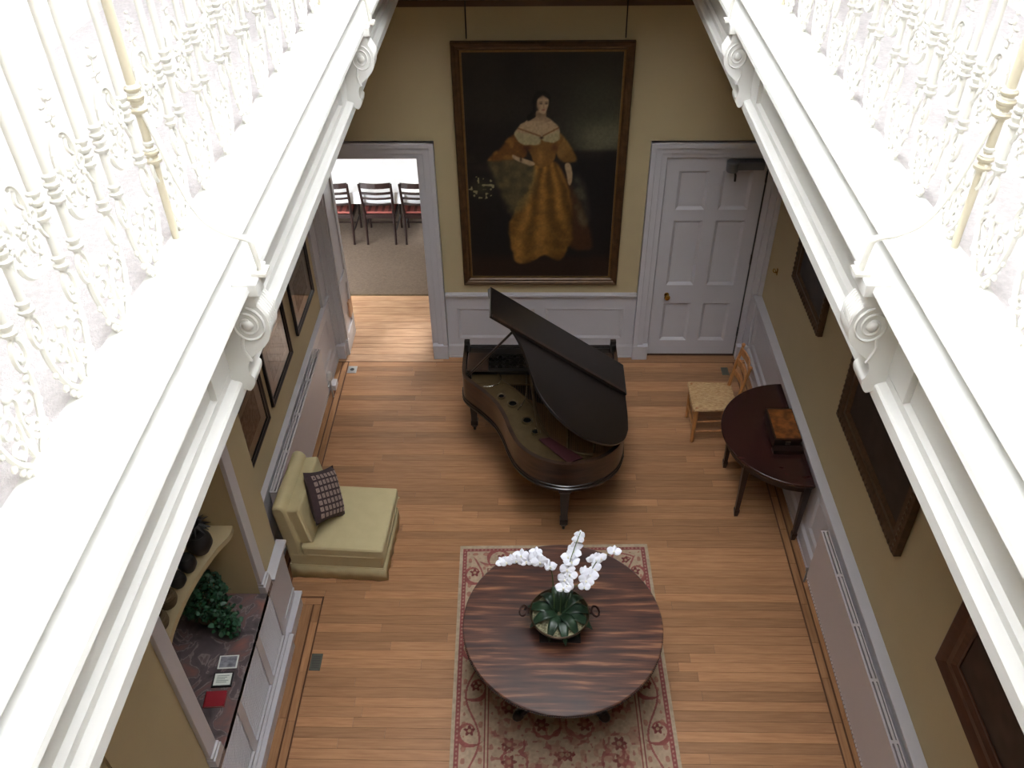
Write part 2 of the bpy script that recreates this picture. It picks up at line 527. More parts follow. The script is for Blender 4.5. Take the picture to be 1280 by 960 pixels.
# jamb lining of the open doorway
j = MapB(lambda a, d, z: (DX0 + d, a, z))
j.box(YE - 0.02, 8.26, 0, 0.012, 0, DZ)
j.box(YE + 0.02, YE + 0.09, 0.012, 0.03, 0, DZ); j.box(8.17, 8.24, 0.012, 0.03, 0, DZ)
j.box(YE + 0.09, 8.17, 0.012, 0.03, 0, 0.22); j.box(YE + 0.09, 8.17, 0.012, 0.03, 0.75, 0.9); j.box(YE + 0.09, 8.17, 0.012, 0.03, 2.2, DZ)
j.box(YE - 0.0, YE + 0.05, 0.0, 0.035, 0, 0.2)
jl = struct(j.build('trim_4', 'white_dado', bevel=0.003), 'white panelled lining of the open doorway')
j2 = MB().box(DX0, DX1, YE - 0.01, 8.26, DZ - 0.012, DZ).box(DX1 - 0.012, DX1, YE, 8.26, 0, DZ)
j2.build('jamb_lining', 'white_dado', jl)
bx('wood_patch', 'pine', jl, DX0 + 0.012, DX0 + 0.034, 8.10, 8.24, 0.30, 0.50)
# the door
door = empty('door_1', ((PX0 + PX1) / 2, YE + 0.02, 0), 0); struct(door, 'closed white six-panel door with brass knob')
def D(mb_or, *a): pass
bx('door_gap', 'slot_dark', door, -(PX1 - PX0) / 2, (PX1 - PX0) / 2, 0.045, 0.05, 0.0, PZ)  # solid dark strips, coloured as the shade in the gap round the leaf
for a_ in (-1, 1): bx('door_gap', 'slot_dark', door, *sorted((a_ * (PX1 - PX0) / 2, a_ * ((PX1 - PX0) / 2 - 0.004))), -0.018, 0.045, 0.0, PZ)
bx('door_gap', 'slot_dark', door, -(PX1 - PX0) / 2, (PX1 - PX0) / 2, -0.018, 0.045, PZ - 0.005, PZ)
dw = PX1 - PX0 - 0.02
st = MapB(lambda a, d, z: (a, -d + 0.03, z))           # local to the door, d towards the room
hx = dw / 2
rails = [(0.012, 0.20), (0.70, 0.93), (1.70, 1.82), (2.24, PZ - 0.011)]
sty = [(-hx, -hx + 0.125), (-0.065, 0.065), (hx - 0.125, hx)]
for a, b in sty: st.box(a, b, -0.01, 0.03, 0.012, PZ - 0.011)
for a, b in rails: st.box(-hx + 0.12, hx - 0.12, -0.01, 0.0295, a, b)
st.build('door_leaf', 'white_dado', door)
for za, zb in ((0.20, 0.70), (0.93, 1.70), (1.82, 2.24)):
    for a, b in ((-hx + 0.125, -0.065), (0.065, hx - 0.125)):
        p = MapB(lambda a, d, z: (a, -d + 0.03, z))
        p.box(a, b, -0.01, 0.004, za, zb); p.ring(a, b, za, zb, 0.03, 0.03, 0.006)
        p.ring(a + 0.03, b - 0.03, za + 0.03, zb - 0.03, 0.03, 0.006, 0.006)
        p.build('door_panel', 'white_dado', door)
kn = MB().lathe([(0.026, 0), (0.026, 0.006), (0.010, 0.012), (0.010, 0.035), (0.026, 0.045), (0.032, 0.06), (0.026, 0.075), (0, 0.08)], 16)
kn.xform(Matrix.Rotation(PI / 2, 4, 'X')); kno = kn.build('door_knob', 'brass', door, smooth=0.7); kno.location = (1.43 - (PX0 + PX1) / 2, -0.0, 0.81); kno['label'] = 'round brass knob'
for z in (0.33, 1.25, 2.18):
    MB().box(hx - 0.004, hx + 0.01, -0.022, 0.0, z - 0.055, z + 0.055).build('hinge', 'hinge_dark', door)
# door closer: body on the leaf and arm box on the frame
cl = empty('door_closer', (1.95, YE - 0.005, 2.335), 0, 'grey metal closer box and arm at the top of the six-panel door', 'door closer')
MB().box(-0.03, 0.24, -0.085, 0.0, -0.04, 0.045).build('housing', 'closer_grey', cl, bevel=0.008)
MB().lathe([(0.055, -0.05), (0.06, -0.03), (0.06, 0.045), (0.05, 0.055), (0.0, 0.056)], 18, (-0.06, -0.07, 0)).build('cylinder_head', 'closer_grey', cl, smooth=0.6)
MB().tube([(-0.04, -0.1, -0.03), (-0.03, -0.11, -0.08), (-0.025, -0.10, -0.14)], 0.011, 6).build('arm', 'hinge_dark', cl)

# dado of the end wall between the two architraves
def dado(name, fn, a0, a1, panels, capd, faced, based, label, cap=True, mtl='white_dado'):
    b = MapB(fn)
    zs = sorted(set([0.0, 0.80]))
    b.box(a0, a1, 0, faced - 0.014, 0, 0.80)                      # backing
    edges = [a0] + [v for p in panels for v in p] + [a1]
    for k in range(0, len(edges), 2):
        b.box(edges[k], edges[k + 1], 0, faced, 0.16, 0.80)      # stiles
    for p in panels:
        b.box(p[0], p[1], 0, faced, 0.16, 0.262); b.box(p[0], p[1], 0, faced, 0.655, 0.80)
    b.box(a0, a1, 0, based, 0, 0.15); b.box(a0, a1, 0, based + 0.006, 0.0, 0.02)
    o = struct(b.build(name, mtl), label)
    bm_ = MapB(fn); bm_.prism_ = None
    n = len(bm_.v)
    bm_.add([(a0, based, 0.15), (a1, based, 0.15), (a1, faced, 0.178), (a0, faced, 0.178), (a0, 0, 0.15), (a1, 0, 0.15), (a1, 0, 0.178), (a0, 0, 0.178)],
            [(0, 1, 2, 3), (4, 7, 6, 5), (0, 3, 7, 4), (1, 5, 6, 2)])
    bm_.build('base_moulding', mtl, o)
    if cap:
        c = MapB(fn); c.box(a0, a1, 0, capd, 0.825, 0.852); c.box(a0, a1, 0, capd * 0.7, 0.80, 0.825)
        c.build('dado_cap', mtl, o, bevel=0.005)
    for p in panels:
        q = MapB(fn); q.ring(p[0], p[1], 0.262, 0.655, 0.028, faced + 0.004, faced - 0.012)
        q.ring(p[0] - 0.012, p[1] + 0.012, 0.25, 0.667, 0.012, faced, faced + 0.004)
        q.box(p[0] + 0.028, p[1] - 0.028, 0, faced - 0.0125, 0.29, 0.627)
        q.build('dado_panel', mtl, o)
    return o
dado('baseboard_end', on_end, -0.935, 1.108, [(-0.81, 0.02), (0.14, 0.98)], 0.06, 0.024, 0.036, 'white panelled dado under the large portrait')

# ---- right wall
wall_right = struct(bx('wall_right', 'plaster_yellow', None, XR, 2.9, YN, YE, 0, 4.45), 'plain pale yellow side wall hung with three old pictures')
dado('baseboard_right', on_right, YN, YE - 0.02, [(a, a + 1.15) for a in (-1.3, 0.0, 1.3, 2.6, 3.9, 5.2, 6.5)], 0.085, 0.03, 0.052, 'white panelled dado behind the half-moon table')
# ---- left wall (recessed part) and alcove bay
wl = MB().box(-2.9, XL, 4.1, YE, 0, 4.45)
wall_left = struct(wl.build('wall_left', 'plaster_yellow'), 'pale yellow side wall with three black framed prints')
dado('baseboard_left', on_left, 4.36, YE - 0.02, [(4.6, 5.6), (5.75, 6.75), (6.9, 7.55)], 0.052, 0.022, 0.034, 'white panelled dado behind the slipper chair')
struct(MapB(on_left).box(7.50, 7.565, 0, 0.03, 0.852, 2.6).box(7.565, 7.77, 0, 0.02, 0.852, 2.6).build('trim_5', 'white_dado'), 'flat white trim board beside the open doorway')
NY0, NY1, NZ = 2.70, 3.88, 3.0
b = MB()
b.box(-2.9, XB, NY1, 4.35, 0, 4.45); b.box(-2.9, XB, YN, NY0, 0, 4.45); b.box(-2.9, XB, NY0, NY1, NZ, 4.45)
b.box(-2.9, -2.62, NY0, NY1, 0, NZ); b.box(-2.62, XB, NY0, NY1, 0, 0.79)
wall_bay = struct(b.build('wall_bay', 'plaster_yellow'), 'yellow wall bay with the arched alcove over marble')
sh = [(-2.615, NY0 + 0.002), (-2.03, NY0 + 0.002)] + [tuple(p[:2]) for p in catmull([(-2.03, 2.705, 0), (-2.11, 2.82, 0), (-2.16, 3.0, 0), (-2.165, 3.2, 0), (-2.14, 3.42, 0), (-2.08, 3.65, 0), (-2.02, 3.79, 0), (-2.02, 3.875, 0)], 5)] + [(-2.615, NY1 - 0.002)]
MB().prism(sh, 'z', 1.555, 1.60).build('alcove_shelf', 'plaster_yellow', wall_bay)['label'] = 'yellow shelf with a hollowed curved front'
for a0, a1 in ((NY1, NY1 + 0.115), (NY0 - 0.115, NY0)):
    t = MapB(on_bay); t.box(a0, a1, 0, 0.03, 0.95, NZ + 0.11); t.box(a0 - 0.008, a1 + 0.008, 0, 0.055, 0.852, 0.93); t.box(a0 - 0.004, a1 + 0.004, 0, 0.045, 0.93, 0.955)
    t.build('alcove_trim', 'white_dado', wall_bay, bevel=0.004)
MapB(on_bay).box(NY0, NY1, 0, 0.03, NZ, NZ + 0.11).build('alcove_trim', 'white_dado', wall_bay)
# near trim of the neighbouring panel
MapB(on_bay).box(1.95, 2.03, 0, 0.02, 0.86, 3.2).build('alcove_trim', 'plaster_yellow', wall_bay)
# bay dado caps and radiator cabinet
c = MapB(on_bay); c.box(NY1 + 0.125, 4.385, 0, 0.078, 0.825, 0.852); c.box(NY1 + 0.125, 4.37, 0, 0.05, 0.80, 0.825)
c.box(YN, NY0 - 0.125, 0, 0.078, 0.825, 0.852)
struct(c.build('trim_6', 'white_dado', bevel=0.004), 'white dado cap along the alcove bay')
bb = MapB(on_bay); bb.box(NY1 + 0.125, 4.372, 0, 0.034, 0, 0.80); bb.box(NY1 + 0.19, 4.372, 0.034, 0.04, 0.245, 0.27)
bb.box(NY1 + 0.125, 4.40, 0, 0.066, 0, 0.16); bb.box(NY1 + 0.125, 4.408, 0, 0.085, 0.15, 0.175); bb.box(YN, NY0 - 0.125, 0, 0.034, 0, 0.82)
struct(bb.build('baseboard_bay', 'white_dado'), 'white dado panel beside the radiator cabinet')
cab = empty('radiator_cabinet', (XB, 3.29, 0), 0, 'white radiator cabinet with woven lattice grilles under the marble slab', 'radiator cabinet')
lc = lambda a, d, z: (d, a - 3.29, z)
k = MapB(lc)
cy0, cy1 = NY0 - 0.12, NY1 + 0.12
panes = [(cy0 + 0.05, cy0 + 0.42), (cy0 + 0.50, cy0 + 0.93), (cy0 + 1.01, cy1 - 0.06)]
ed = [cy0] + [v for p in panes for v in p] + [cy1]
for q in range(0, len(ed), 2): k.box(ed[q], ed[q + 1], 0.002, 0.045, 0.0, 0.795)
for p in panes: k.box(p[0], p[1], 0.002, 0.045, 0.0, 0.235); k.box(p[0], p[1], 0.002, 0.045, 0.765, 0.795)
k.build('body', 'white_dado', cab)
k = MapB(lc); k.box(cy0, cy1, 0.045, 0.085, 0, 0.15); k.box(cy0, cy1, 0.045, 0.105, 0.15, 0.172); k.box(cy0, cy1, 0.045, 0.07, 0.172, 0.19)
k.build('plinth', 'white_dado', cab, bevel=0.004)
for p in panes:
    k = MapB(lc)
    z = 0.24
    while z < 0.765:
        k.box(p[0], p[1], 0.026, 0.036, z, z + 0.013); z += 0.029
    a = p[0] + 0.01
    while a < p[1]:
        k.box(a, a + 0.008, 0.020, 0.030, 0.235, 0.765); a += 0.029
    o = k.build('lattice', 'white_dado', cab); o['kind'] = 'stuff'
    MapB(lc).box(p[0], p[1], 0.002, 0.006, 0.235, 0.765).build('backing', 'slot_dark', cab)
    MapB(lc).box(p[0], p[1], 0.045, 0.055, 0.225, 0.24).build('lattice_bead', 'white_dado', cab)
slab = tag(MB().box(-2.615, -1.925, NY0 + 0.003, NY1 - 0.003, 0.797, 0.852).box(-1.979, -1.925, NY0 - 0.12, NY1 + 0.12, 0.797, 0.8515).build('marble_slab', 'marble', bevel=0.004),
           'dark veined marble slab on top of the lattice cabinet', 'marble slab')

# ---- near wall, far below the camera
struct(bx('wall_near', 'plaster_yellow', None, -2.9, 2.9, YN - 0.3, YN, 0, 7.5), 'plain yellow wall below the viewing gallery')

# ================================================================ gallery round the light well
def sx(side, s): return OC + side * s
PROF = [(1.348, 4.55), (1.112, 4.55), (1.108, 4.546), (1.108, 4.538), (1.19, 4.532), (1.19, 4.474), (1.045, 4.472), (1.042, 4.452), (1.07, 4.446), (1.085, 4.436), (1.12, 4.432), (1.135, 4.42), (1.216, 4.412),
        (1.216, 4.095), (1.196, 4.083), (1.196, 4.052), (1.166, 4.042), (1.158, 4.034), (1.158, 3.985), (1.30, 3.985), (1.30, 4.0), (1.348, 4.0)]
BRK = [-0.1, 2.52, 5.13]
GY0, GY1 = -0.45, 7.36
for side, nm in ((-1, 'left'), (1, 'right')):
    pts = [(sx(side, s), z) for s, z in PROF]
    c = struct(MB().prism(pts, 'y', GY0, GY1).build('cornice_' + nm, 'white_gloss'), 'white moulded gallery edge with scroll brackets on the %s wall side' % ('print' if side < 0 else 'door'))
    c['label'] = 'white moulded gallery edge above the wall of black framed prints' if side < 0 else 'white moulded gallery edge above the wall of old gilt pictures'
    c['kind'] = 'structure'
    # raised flat panels of the fascia near each bracket
    for by in BRK:
        a, b = sorted((sx(side, 1.217), sx(side, 1.192)))
        for y0, y1 in ((by - 0.22, by + 0.22),):
            bx('fascia_block', 'white_gloss', c, a, b, y0, y1, 4.09, 4.412, 0.003)
        # block of the cornice breaking forward over the bracket
        a, b = sorted((sx(side, 1.10), sx(side, 1.015)))
        bx('cornice_block', 'white_gloss', c, a, b, by - 0.075, by + 0.075, 4.43, 4.482, 0.004)
        a, b = sorted((sx(side, 1.215), sx(side, 1.035)))
        bx('cornice_block', 'white_gloss', c, a, b, by - 0.06, by + 0.06, 4.38, 4.43, 0.003)
        # scroll bracket
        pr = catmull([(1.21, 4.39, 0), (1.06, 4.40, 0), (0.985, 4.372, 0), (0.955, 4.31, 0), (0.965, 4.245, 0), (1.01, 4.195, 0), (1.062, 4.155, 0), (1.085, 4.11, 0), (1.072, 4.075, 0),
                      (1.05, 4.058, 0), (1.048, 4.028, 0), (1.068, 4.005, 0), (1.10, 4.0, 0), (1.21, 4.03, 0)], 4)
        pr = [(1.18 - (1.18 - p[0]) * (0.76 if p[1] > 4.2 else 0.76 - 0.30 * (4.2 - p[1]) / 0.2), p[1]) for p in pr]
        body = MB().prism([(sx(side, p[0]), p[1]) for p in pr], 'y', by - 0.055, by + 0.055).build('console_bracket', 'white_gloss', c, smooth=0.6)
        sp = MB()
        for ys in (-1, 1):
            path = []
            for i in range(44):
                t = i / 43
                r = 0.075 * (1 - 0.72 * t); a = 1.7 + t * 4.1 * PI
                path.append((sx(side, 1.085 + r * math.cos(a) * 0.86), by + ys * 0.056, 4.30 + r * math.sin(a)))
            sp.tube(path, [0.005] * 44, 5)
            sp.ball((sx(side, 1.085), by + ys * 0.056, 4.30), (0.022, 0.012, 0.022), 10, 6)
            sp.tube(catmull([(sx(side, 1.11), by + ys * 0.056, 4.25), (sx(side, 1.12), by + ys * 0.056, 4.2), (sx(side, 1.10), by + ys * 0.056, 4.14)], 4), 0.006, 5)
        sp.build('volute', 'white_gloss', body, smooth=0.8)
        # leaf on the curved front of the bracket
        lf = MB()
        for i in range(7):
            y_ = by - 0.045 + 0.015 * i
            lf.tube([(sx(side, 1.066), y_, 4.402), (sx(side, 1.036), y_, 4.38), (sx(side, 1.012), y_, 4.335), (sx(side, 1.009), y_, 4.30)], [0.004, 0.009, 0.009, 0.003], 5)
        lf.build('leaf_relief', 'white_gloss', body, smooth=0.8)
    # gallery floor with carpet, soffit below
    wx = sx(side, 2.62)
    a, b = sorted((sx(side, 1.30), wx))
    g = struct(bx('gallery_floor_' + nm, 'soffit_white', None, a, b, YN, YE, 4.0, 4.50))
    a, b = sorted((sx(side, 1.349), wx))
    bx('carpet', 'carpet_grey', g, a, b, YN, YE, 4.50, 4.525)['label'] = 'grey gallery carpet'
    a, b = sorted((wx, sx(side, 2.9)))
    struct(bx('wall_%s_upper' % nm, 'plaster_white', None, a, b, YN, 8.25, 4.0, 7.5))
    a, b = sorted((sx(side, 2.62), sx(side, 2.60)))
    bx('skirting_%s_upper' % nm, 'white_gloss', g, a, b, YN, YE, 4.525, 4.70)
# end and near slabs, upper end wall and roof with its open lantern
struct(bx('gallery_floor_end', 'soffit_white', None, sx(-1, 1.30), sx(1, 1.30), 6.35, YE, 4.33, 4.62))  # added slab, out of view, shaped to shade the top of the end wall
struct(bx('gallery_floor_end_soffit', 'soffit_white', None, sx(-1, 1.30), sx(1, 1.30), 7.34, YE, 4.0, 4.33))  # unseen filler below the slab, added to darken the upper end wall
struct(bx('gallery_floor_near', 'soffit_white', None, sx(-1, 1.30), sx(1, 1.30), YN, GY0, 4.0, 4.5))
struct(bx('wall_end_upper', 'plaster_white', None, -3.0, 3.1, YE, 8.25, 4.45, 7.5))
r = MB()
LX, LY0, LY1 = 0.85, 0.0, 5.8
r.box(-3.0, sx(-1, LX), YN, 8.25, 7.2, 7.5); r.box(sx(1, LX), 3.1, YN, 8.25, 7.2, 7.5)
r.box(sx(-1, LX), sx(1, LX), YN, LY0, 7.2, 7.5); r.box(sx(-1, LX), sx(1, LX), LY1, 8.25, 7.2, 7.5)
roof = struct(r.build('ceiling', 'plaster_white'), 'upper ceiling with a long roof light over the well')
rb = MB()
for i in range(9):
    y_ = LY0 + (LY1 - LY0) * i / 8
    rb.box(sx(-1, LX), sx(1, LX), y_ - 0.02, y_ + 0.02, 7.36, 7.42)
rb.build('glazing_bar', 'white_gloss', roof)

# ---- cast iron balustrade
OFFB = (-0.269, -0.032)
PITCH_B = 0.301
def arc3(cy, cz, ry, rz, a0, a1, n, x=0):
    return [(x, cy + ry * math.cos(a0 + (a1 - a0) * i / n), cz + rz * math.sin(a0 + (a1 - a0) * i / n)) for i in range(n + 1)]
def spiral(cy, cz, r0, r1, a0, turns, n=14, x=0):
    return [(x, cy + (r0 + (r1 - r0) * i / n) * math.cos(a0 + turns * 2 * PI * i / n), cz + (r0 + (r1 - r0) * i / n) * math.sin(a0 + turns * 2 * PI * i / n)) for i in range(n + 1)]
COLLAR = [(0.0, -0.032), (0.010, -0.03), (0.012, -0.018), (0.021, -0.012), (0.022, -0.004), (0.014, 0.0), (0.013, 0.006), (0.019, 0.012), (0.019, 0.019), (0.012, 0.024), (0.0, 0.026)]
BY = 0.104
# uprights
u_ = MB()
for s in (-1, 1):
    u_.tube([(0, s * BY, 0.31), (0, s * BY, 0.985)], 0.0115, 8)
    for z in (0.335, 0.93): u_.lathe(COLLAR, 8, (0, s * BY, z))
    u_.lathe(COLLAR, 8, (0, s * BY, 0.52)); u_.lathe(COLLAR, 8, (0, s * BY, 0.475))
up0 = u_.build('upright_pair', 'iron_white', smooth=0.9)
# foot scrolls
l_ = MB()
for s in (-1, 1):
    l_.tube([(0, s * BY + 0.026 * math.cos(a), 0.262 + 0.046 * math.sin(a)) for a in [2 * PI * i / 14 for i in range(14)]], 0.0075, 5, True)
    l_.tube(spiral(s * BY, 0.262, 0.018, 0.004, PI / 2, 1.2 * s, 10), 0.005, 5)
    l_.ball((0, s * BY, 0.244), (0.009, 0.011, 0.013), 6, 4)
    l_.tube(catmull([(0, s * BY, 0.22), (0, s * 0.106, 0.195), (0, s * 0.100, 0.15), (0, s * 0.082, 0.09), (0, s * 0.06, 0.05), (0, s * 0.035, 0.02), (0, s * 0.03, 0.0)], 4), 0.0095, 6)
    l_.tube(spiral(s * 0.052, 0.155, 0.04, 0.008, 0 if s > 0 else PI, 1.35 * s, 16), 0.0075, 5)
    l_.tube(spiral(s * 0.047, 0.082, 0.03, 0.006, -PI / 2, -1.2 * s, 14), 0.007, 5)
    l_.tube(catmull([(0, s * 0.012, 0.205), (0, s * 0.022, 0.18), (0, s * 0.008, 0.13), (0, s * 0.014, 0.08), (0, s * 0.004, 0.03)], 4), 0.007, 5)
    for (yy, zz, r) in ((0.09, 0.20, 0.012), (0.103, 0.12, 0.011), (0.086, 0.062, 0.012), (0.066, 0.03, 0.012), (0.05, 0.205, 0.013), (0.03, 0.115, 0.010), (0.05, 0.012, 0.014)):
        l_.ball((0.0, s * yy, zz), (r * 0.7, r, r), 6, 4)
l_.ball((0, 0, 0.212), (0.012, 0.02, 0.014), 8, 5); l_.ball((0, 0, 0.055), (0.012, 0.016, 0.026), 8, 5)
l_.box(-0.014, 0.014, -0.05, 0.05, 0.0, 0.012)
ly0 = l_.build('foot_scroll', 'iron_white', smooth=0.9)
# oval wreath between the uprights
w_ = MB()
w_.tube(arc3(0, 0.535, 0.050, 0.075, -0.35, PI + 0.35, 16), [0.006] + [0.0105] * 15 + [0.006], 6)
w_.tube(arc3(0, 0.43, 0.062, 0.062, PI + 0.1, 2 * PI - 0.1, 14), [0.007] + [0.010] * 13 + [0.007], 6)
for s in (-1, 1):
    w_.tube(spiral(s * 0.062, 0.50, 0.030, 0.006, PI / 2, 1.3 * s, 14), 0.0065, 5)
    w_.tube(spiral(s * 0.036, 0.44, 0.028, 0.005, -PI / 2, -1.3 * s, 14), 0.006, 5)
    w_.tube(catmull([(0, s * 0.05, 0.52), (0, s * 0.022, 0.55), (0, s * 0.03, 0.58), (0, s * 0.012, 0.59)], 4), 0.0055, 5)
    w_.tube(catmull([(0, s * 0.075, 0.455), (0, s * 0.085, 0.43), (0, s * BY, 0.41)], 3), 0.006, 5)
    for (yy, zz, r) in ((0.065, 0.465, 0.011), (0.08, 0.525, 0.010), (0.045, 0.40, 0.009), (0.02, 0.385, 0.008), (0.05, 0.565, 0.009), (0.03, 0.455, 0.010)):
        w_.ball((0, s * yy, zz), (r * 0.8, r, r), 6, 4)
for i in range(6):
    a = i * PI / 3
    w_.ball((0.004, 0.017 * math.cos(a), 0.492 + 0.019 * math.sin(a)), (0.008, 0.010, 0.011), 6, 4)
w_.ball((0.006, 0, 0.492), 0.011, 6, 4)
wr0 = w_.build('wreath', 'iron_white', smooth=0.9)
# floret hanging above the wreath
f_ = MB()
f_.tube([(0, 0, 0.605), (0, 0, 0.70)], 0.0035, 5)
for (yy, zz, ry, rz) in ((-0.016, 0.648, 0.016, 0.007), (0.016, 0.648, 0.016, 0.007), (0, 0.655, 0.008, 0.016), (-0.022, 0.684, 0.015, 0.009), (0.022, 0.690, 0.015, 0.008), (0, 0.70, 0.009, 0.014), (0, 0.63, 0.007, 0.012), (0, 0.722, 0.004, 0.005)):
    f_.ball((0, yy, zz), (0.007, ry, rz), 6, 4)
fl0 = f_.build('floret', 'iron_white', smooth=0.9)
for q, (side, label) in enumerate(((-1, 'white scrolled cast iron balustrade above the wall of black framed prints'), (1, 'white scrolled cast iron balustrade above the wall of gilt framed pictures'))):
    bal = empty('iron_balustrade', (sx(side, 1.325), 0, ZG), 0, label, 'balustrade')
    n = 25
    for i in range(n):
        yy = OFFB[q] + PITCH_B * i
        if q == 0 and i == 0:
            parts = (up0, ly0, wr0, fl0)
            for p in parts: p.parent = bal
            up_o = up0
            up0.location = (0, yy, 0)
            for p in parts[1:]: p.parent = up0
        else:
            u2 = share(up0, parent=bal, loc=(0, yy, 0))
            for p in (ly0, wr0, fl0): share(p, parent=u2)
    hr = MB().prism([(-0.03, 0.985), (0.03, 0.985), (0.036, 1.0), (0.03, 1.025), (0.0, 1.035), (-0.03, 1.025), (-0.036, 1.0)], 'y', GY0, GY1)
    hr.build('handrail', 'mahogany', bal, smooth=0.6)
    for by in BRK:
        bars = [OFFB[q] + PITCH_B * i + e_ * BY for i in range(n) for e_ in (-1, 1)]
        pof = min(bars, key=lambda v: abs(v - by - 0.085)) - by
        p = MB().tube([(0, by + pof, 0.0), (0, by + pof, 0.985)], [0.0125, 0.016], 10)
        for z in (0.30, 0.47, 0.51, 0.93): p.lathe([(r * 1.35, h * 1.2) for r, h in COLLAR], 10, (0, by + pof, z))
        post = p.build('stay_post', 'iron_cream', bal, smooth=0.9)
        post['label'] = 'cream painted iron post'
        ins = -side
        pts = [(0, by + pof, 0.52), (ins * 0.035, by + pof * 0.9, 0.38), (ins * 0.08, by + pof * 0.7, 0.22), (ins * 0.14, by + pof * 0.4, 0.115), (ins * 0.22, by + pof * 0.15, 0.075), (ins * 0.285, by, 0.065), (ins * 0.30, by, 0.045), (ins * 0.312, by, -0.066)]
        MB().tube(catmull(pts, 5), 0.013, 8, flat=0.8).build('stay', 'iron_white', bal, smooth=0.9)
        MB().box(min(ins * 0.285, ins * 0.335), max(ins * 0.285, ins * 0.335), by - 0.03, by + 0.03, -0.068, -0.056).build('stay_foot', 'iron_white', bal)

# ================================================================ dining room behind the doorway
dx0, dx1, dy1, dh = -4.6, 1.4, 13.0, 3.2
struct(bx('floor_dining', 'carpet_tan', None, dx0, dx1, 8.985, dy1, -0.2, 0.012), 'tan woven carpet of the dining room')
struct(MB().box(dx0, dx1, 8.3, 8.985, -0.2, -0.014).build('floor_passage', 'oak_gap'))
struct(MB().box(-2.62, 0.2, 8.975, 8.99, -0.01, 0.016).build('trim_7', 'straw'), 'thin metal strip along the edge of the tan carpet')
wd = MB()
wd.box(dx0 - 0.2, dx0, 8.25, dy1 + 0.2, 0, dh)
for a, b in ((dx0, -1.0), (0.0, dx1)): wd.box(a, b, dy1, dy1 + 0.2, 0, dh)
for a, b in ((-1.0, 0.0),): wd.box(a, b, dy1, dy1 + 0.2, 0, 0.7); wd.box(a, b, dy1, dy1 + 0.2, 2.5, dh)
struct(wd.build('wall_dining', 'plaster_tan'), 'tan dining room walls with one tall window')
wr_ = MB()
wr_.box(dx1, dx1 + 0.2, 8.25, 10.9, 0, dh); wr_.box(dx1, dx1 + 0.2, 11.3, dy1 + 0.2, 0, dh); wr_.box(dx1, dx1 + 0.2, 10.9, 11.3, 2.5, dh); wr_.box(dx1, dx1 + 0.2, 10.9, 11.3, 0, 0.7)
struct(wr_.build('wall_dining_side', 'plaster_tan'), 'tan dining room side wall with one sash window')
struct(bx('ceiling_dining', 'plaster_white', None, dx0 - 0.2, dx1 + 0.2, 8.25, dy1 + 0.2, dh, dh + 0.2))
for i, (a, b) in enumerate(((-1.0, 0.0),)):
    wn = struct(MB().box(a, b, dy1 + 0.08, dy1 + 0.12, 1.65, 1.7).box((a + b) / 2 - 0.02, (a + b) / 2 + 0.02, dy1 + 0.08, dy1 + 0.12, 0.7, 2.5).build('window_%d' % (i + 1), 'white_gloss'), 'tall dining room sash window')
wn = struct(MB().box(dx1 + 0.08, dx1 + 0.12, 10.9, 11.3, 1.58, 1.63).box(dx1 + 0.08, dx1 + 0.12, 11.09, 11.11, 0.7, 2.5).build('window_2', 'white_gloss'), 'dining room side window')
# dining table under a cloth
dt = empty('dining_table', (-1.7, 10.9, 0.012), 0, 'long dining table seen through the open doorway', 'table')
MB().box(-1.9, 1.9, -0.63, 0.63, 0.69, 0.725).build('tabletop', 'chair_dark', dt)
for a in (-1.6, 1.6):
    for b_ in (-0.45, 0.45): MB().lathe([(0.03, 0), (0.035, 0.05), (0.03, 0.1), (0.05, 0.4), (0.04, 0.6), (0.05, 0.69)], 10, (a, b_, 0)).build('leg', 'chair_dark', dt, smooth=0.7)
cl_ = MB()
cl_.prism([(-1.93, -0.655), (1.93, -0.655), (1.93, 0.655), (-1.93, 0.655)], 'z', 0.727, 0.737)
for (a0, a1, b0, b1) in ((-1.93, 1.93, -0.66, -0.65), (-1.93, 1.93, 0.65, 0.66), (-1.935, -1.925, -0.66, 0.66), (1.925, 1.935, -0.66, 0.66)): cl_.box(a0, a1, b0, b1, 0.57, 0.737)
o = cl_.build('tablecloth', 'cloth_white', bevel=0.004); o.location = dt.location
tag(o, 'white cloth covering the long dining table beyond the doorway', 'tablecloth')
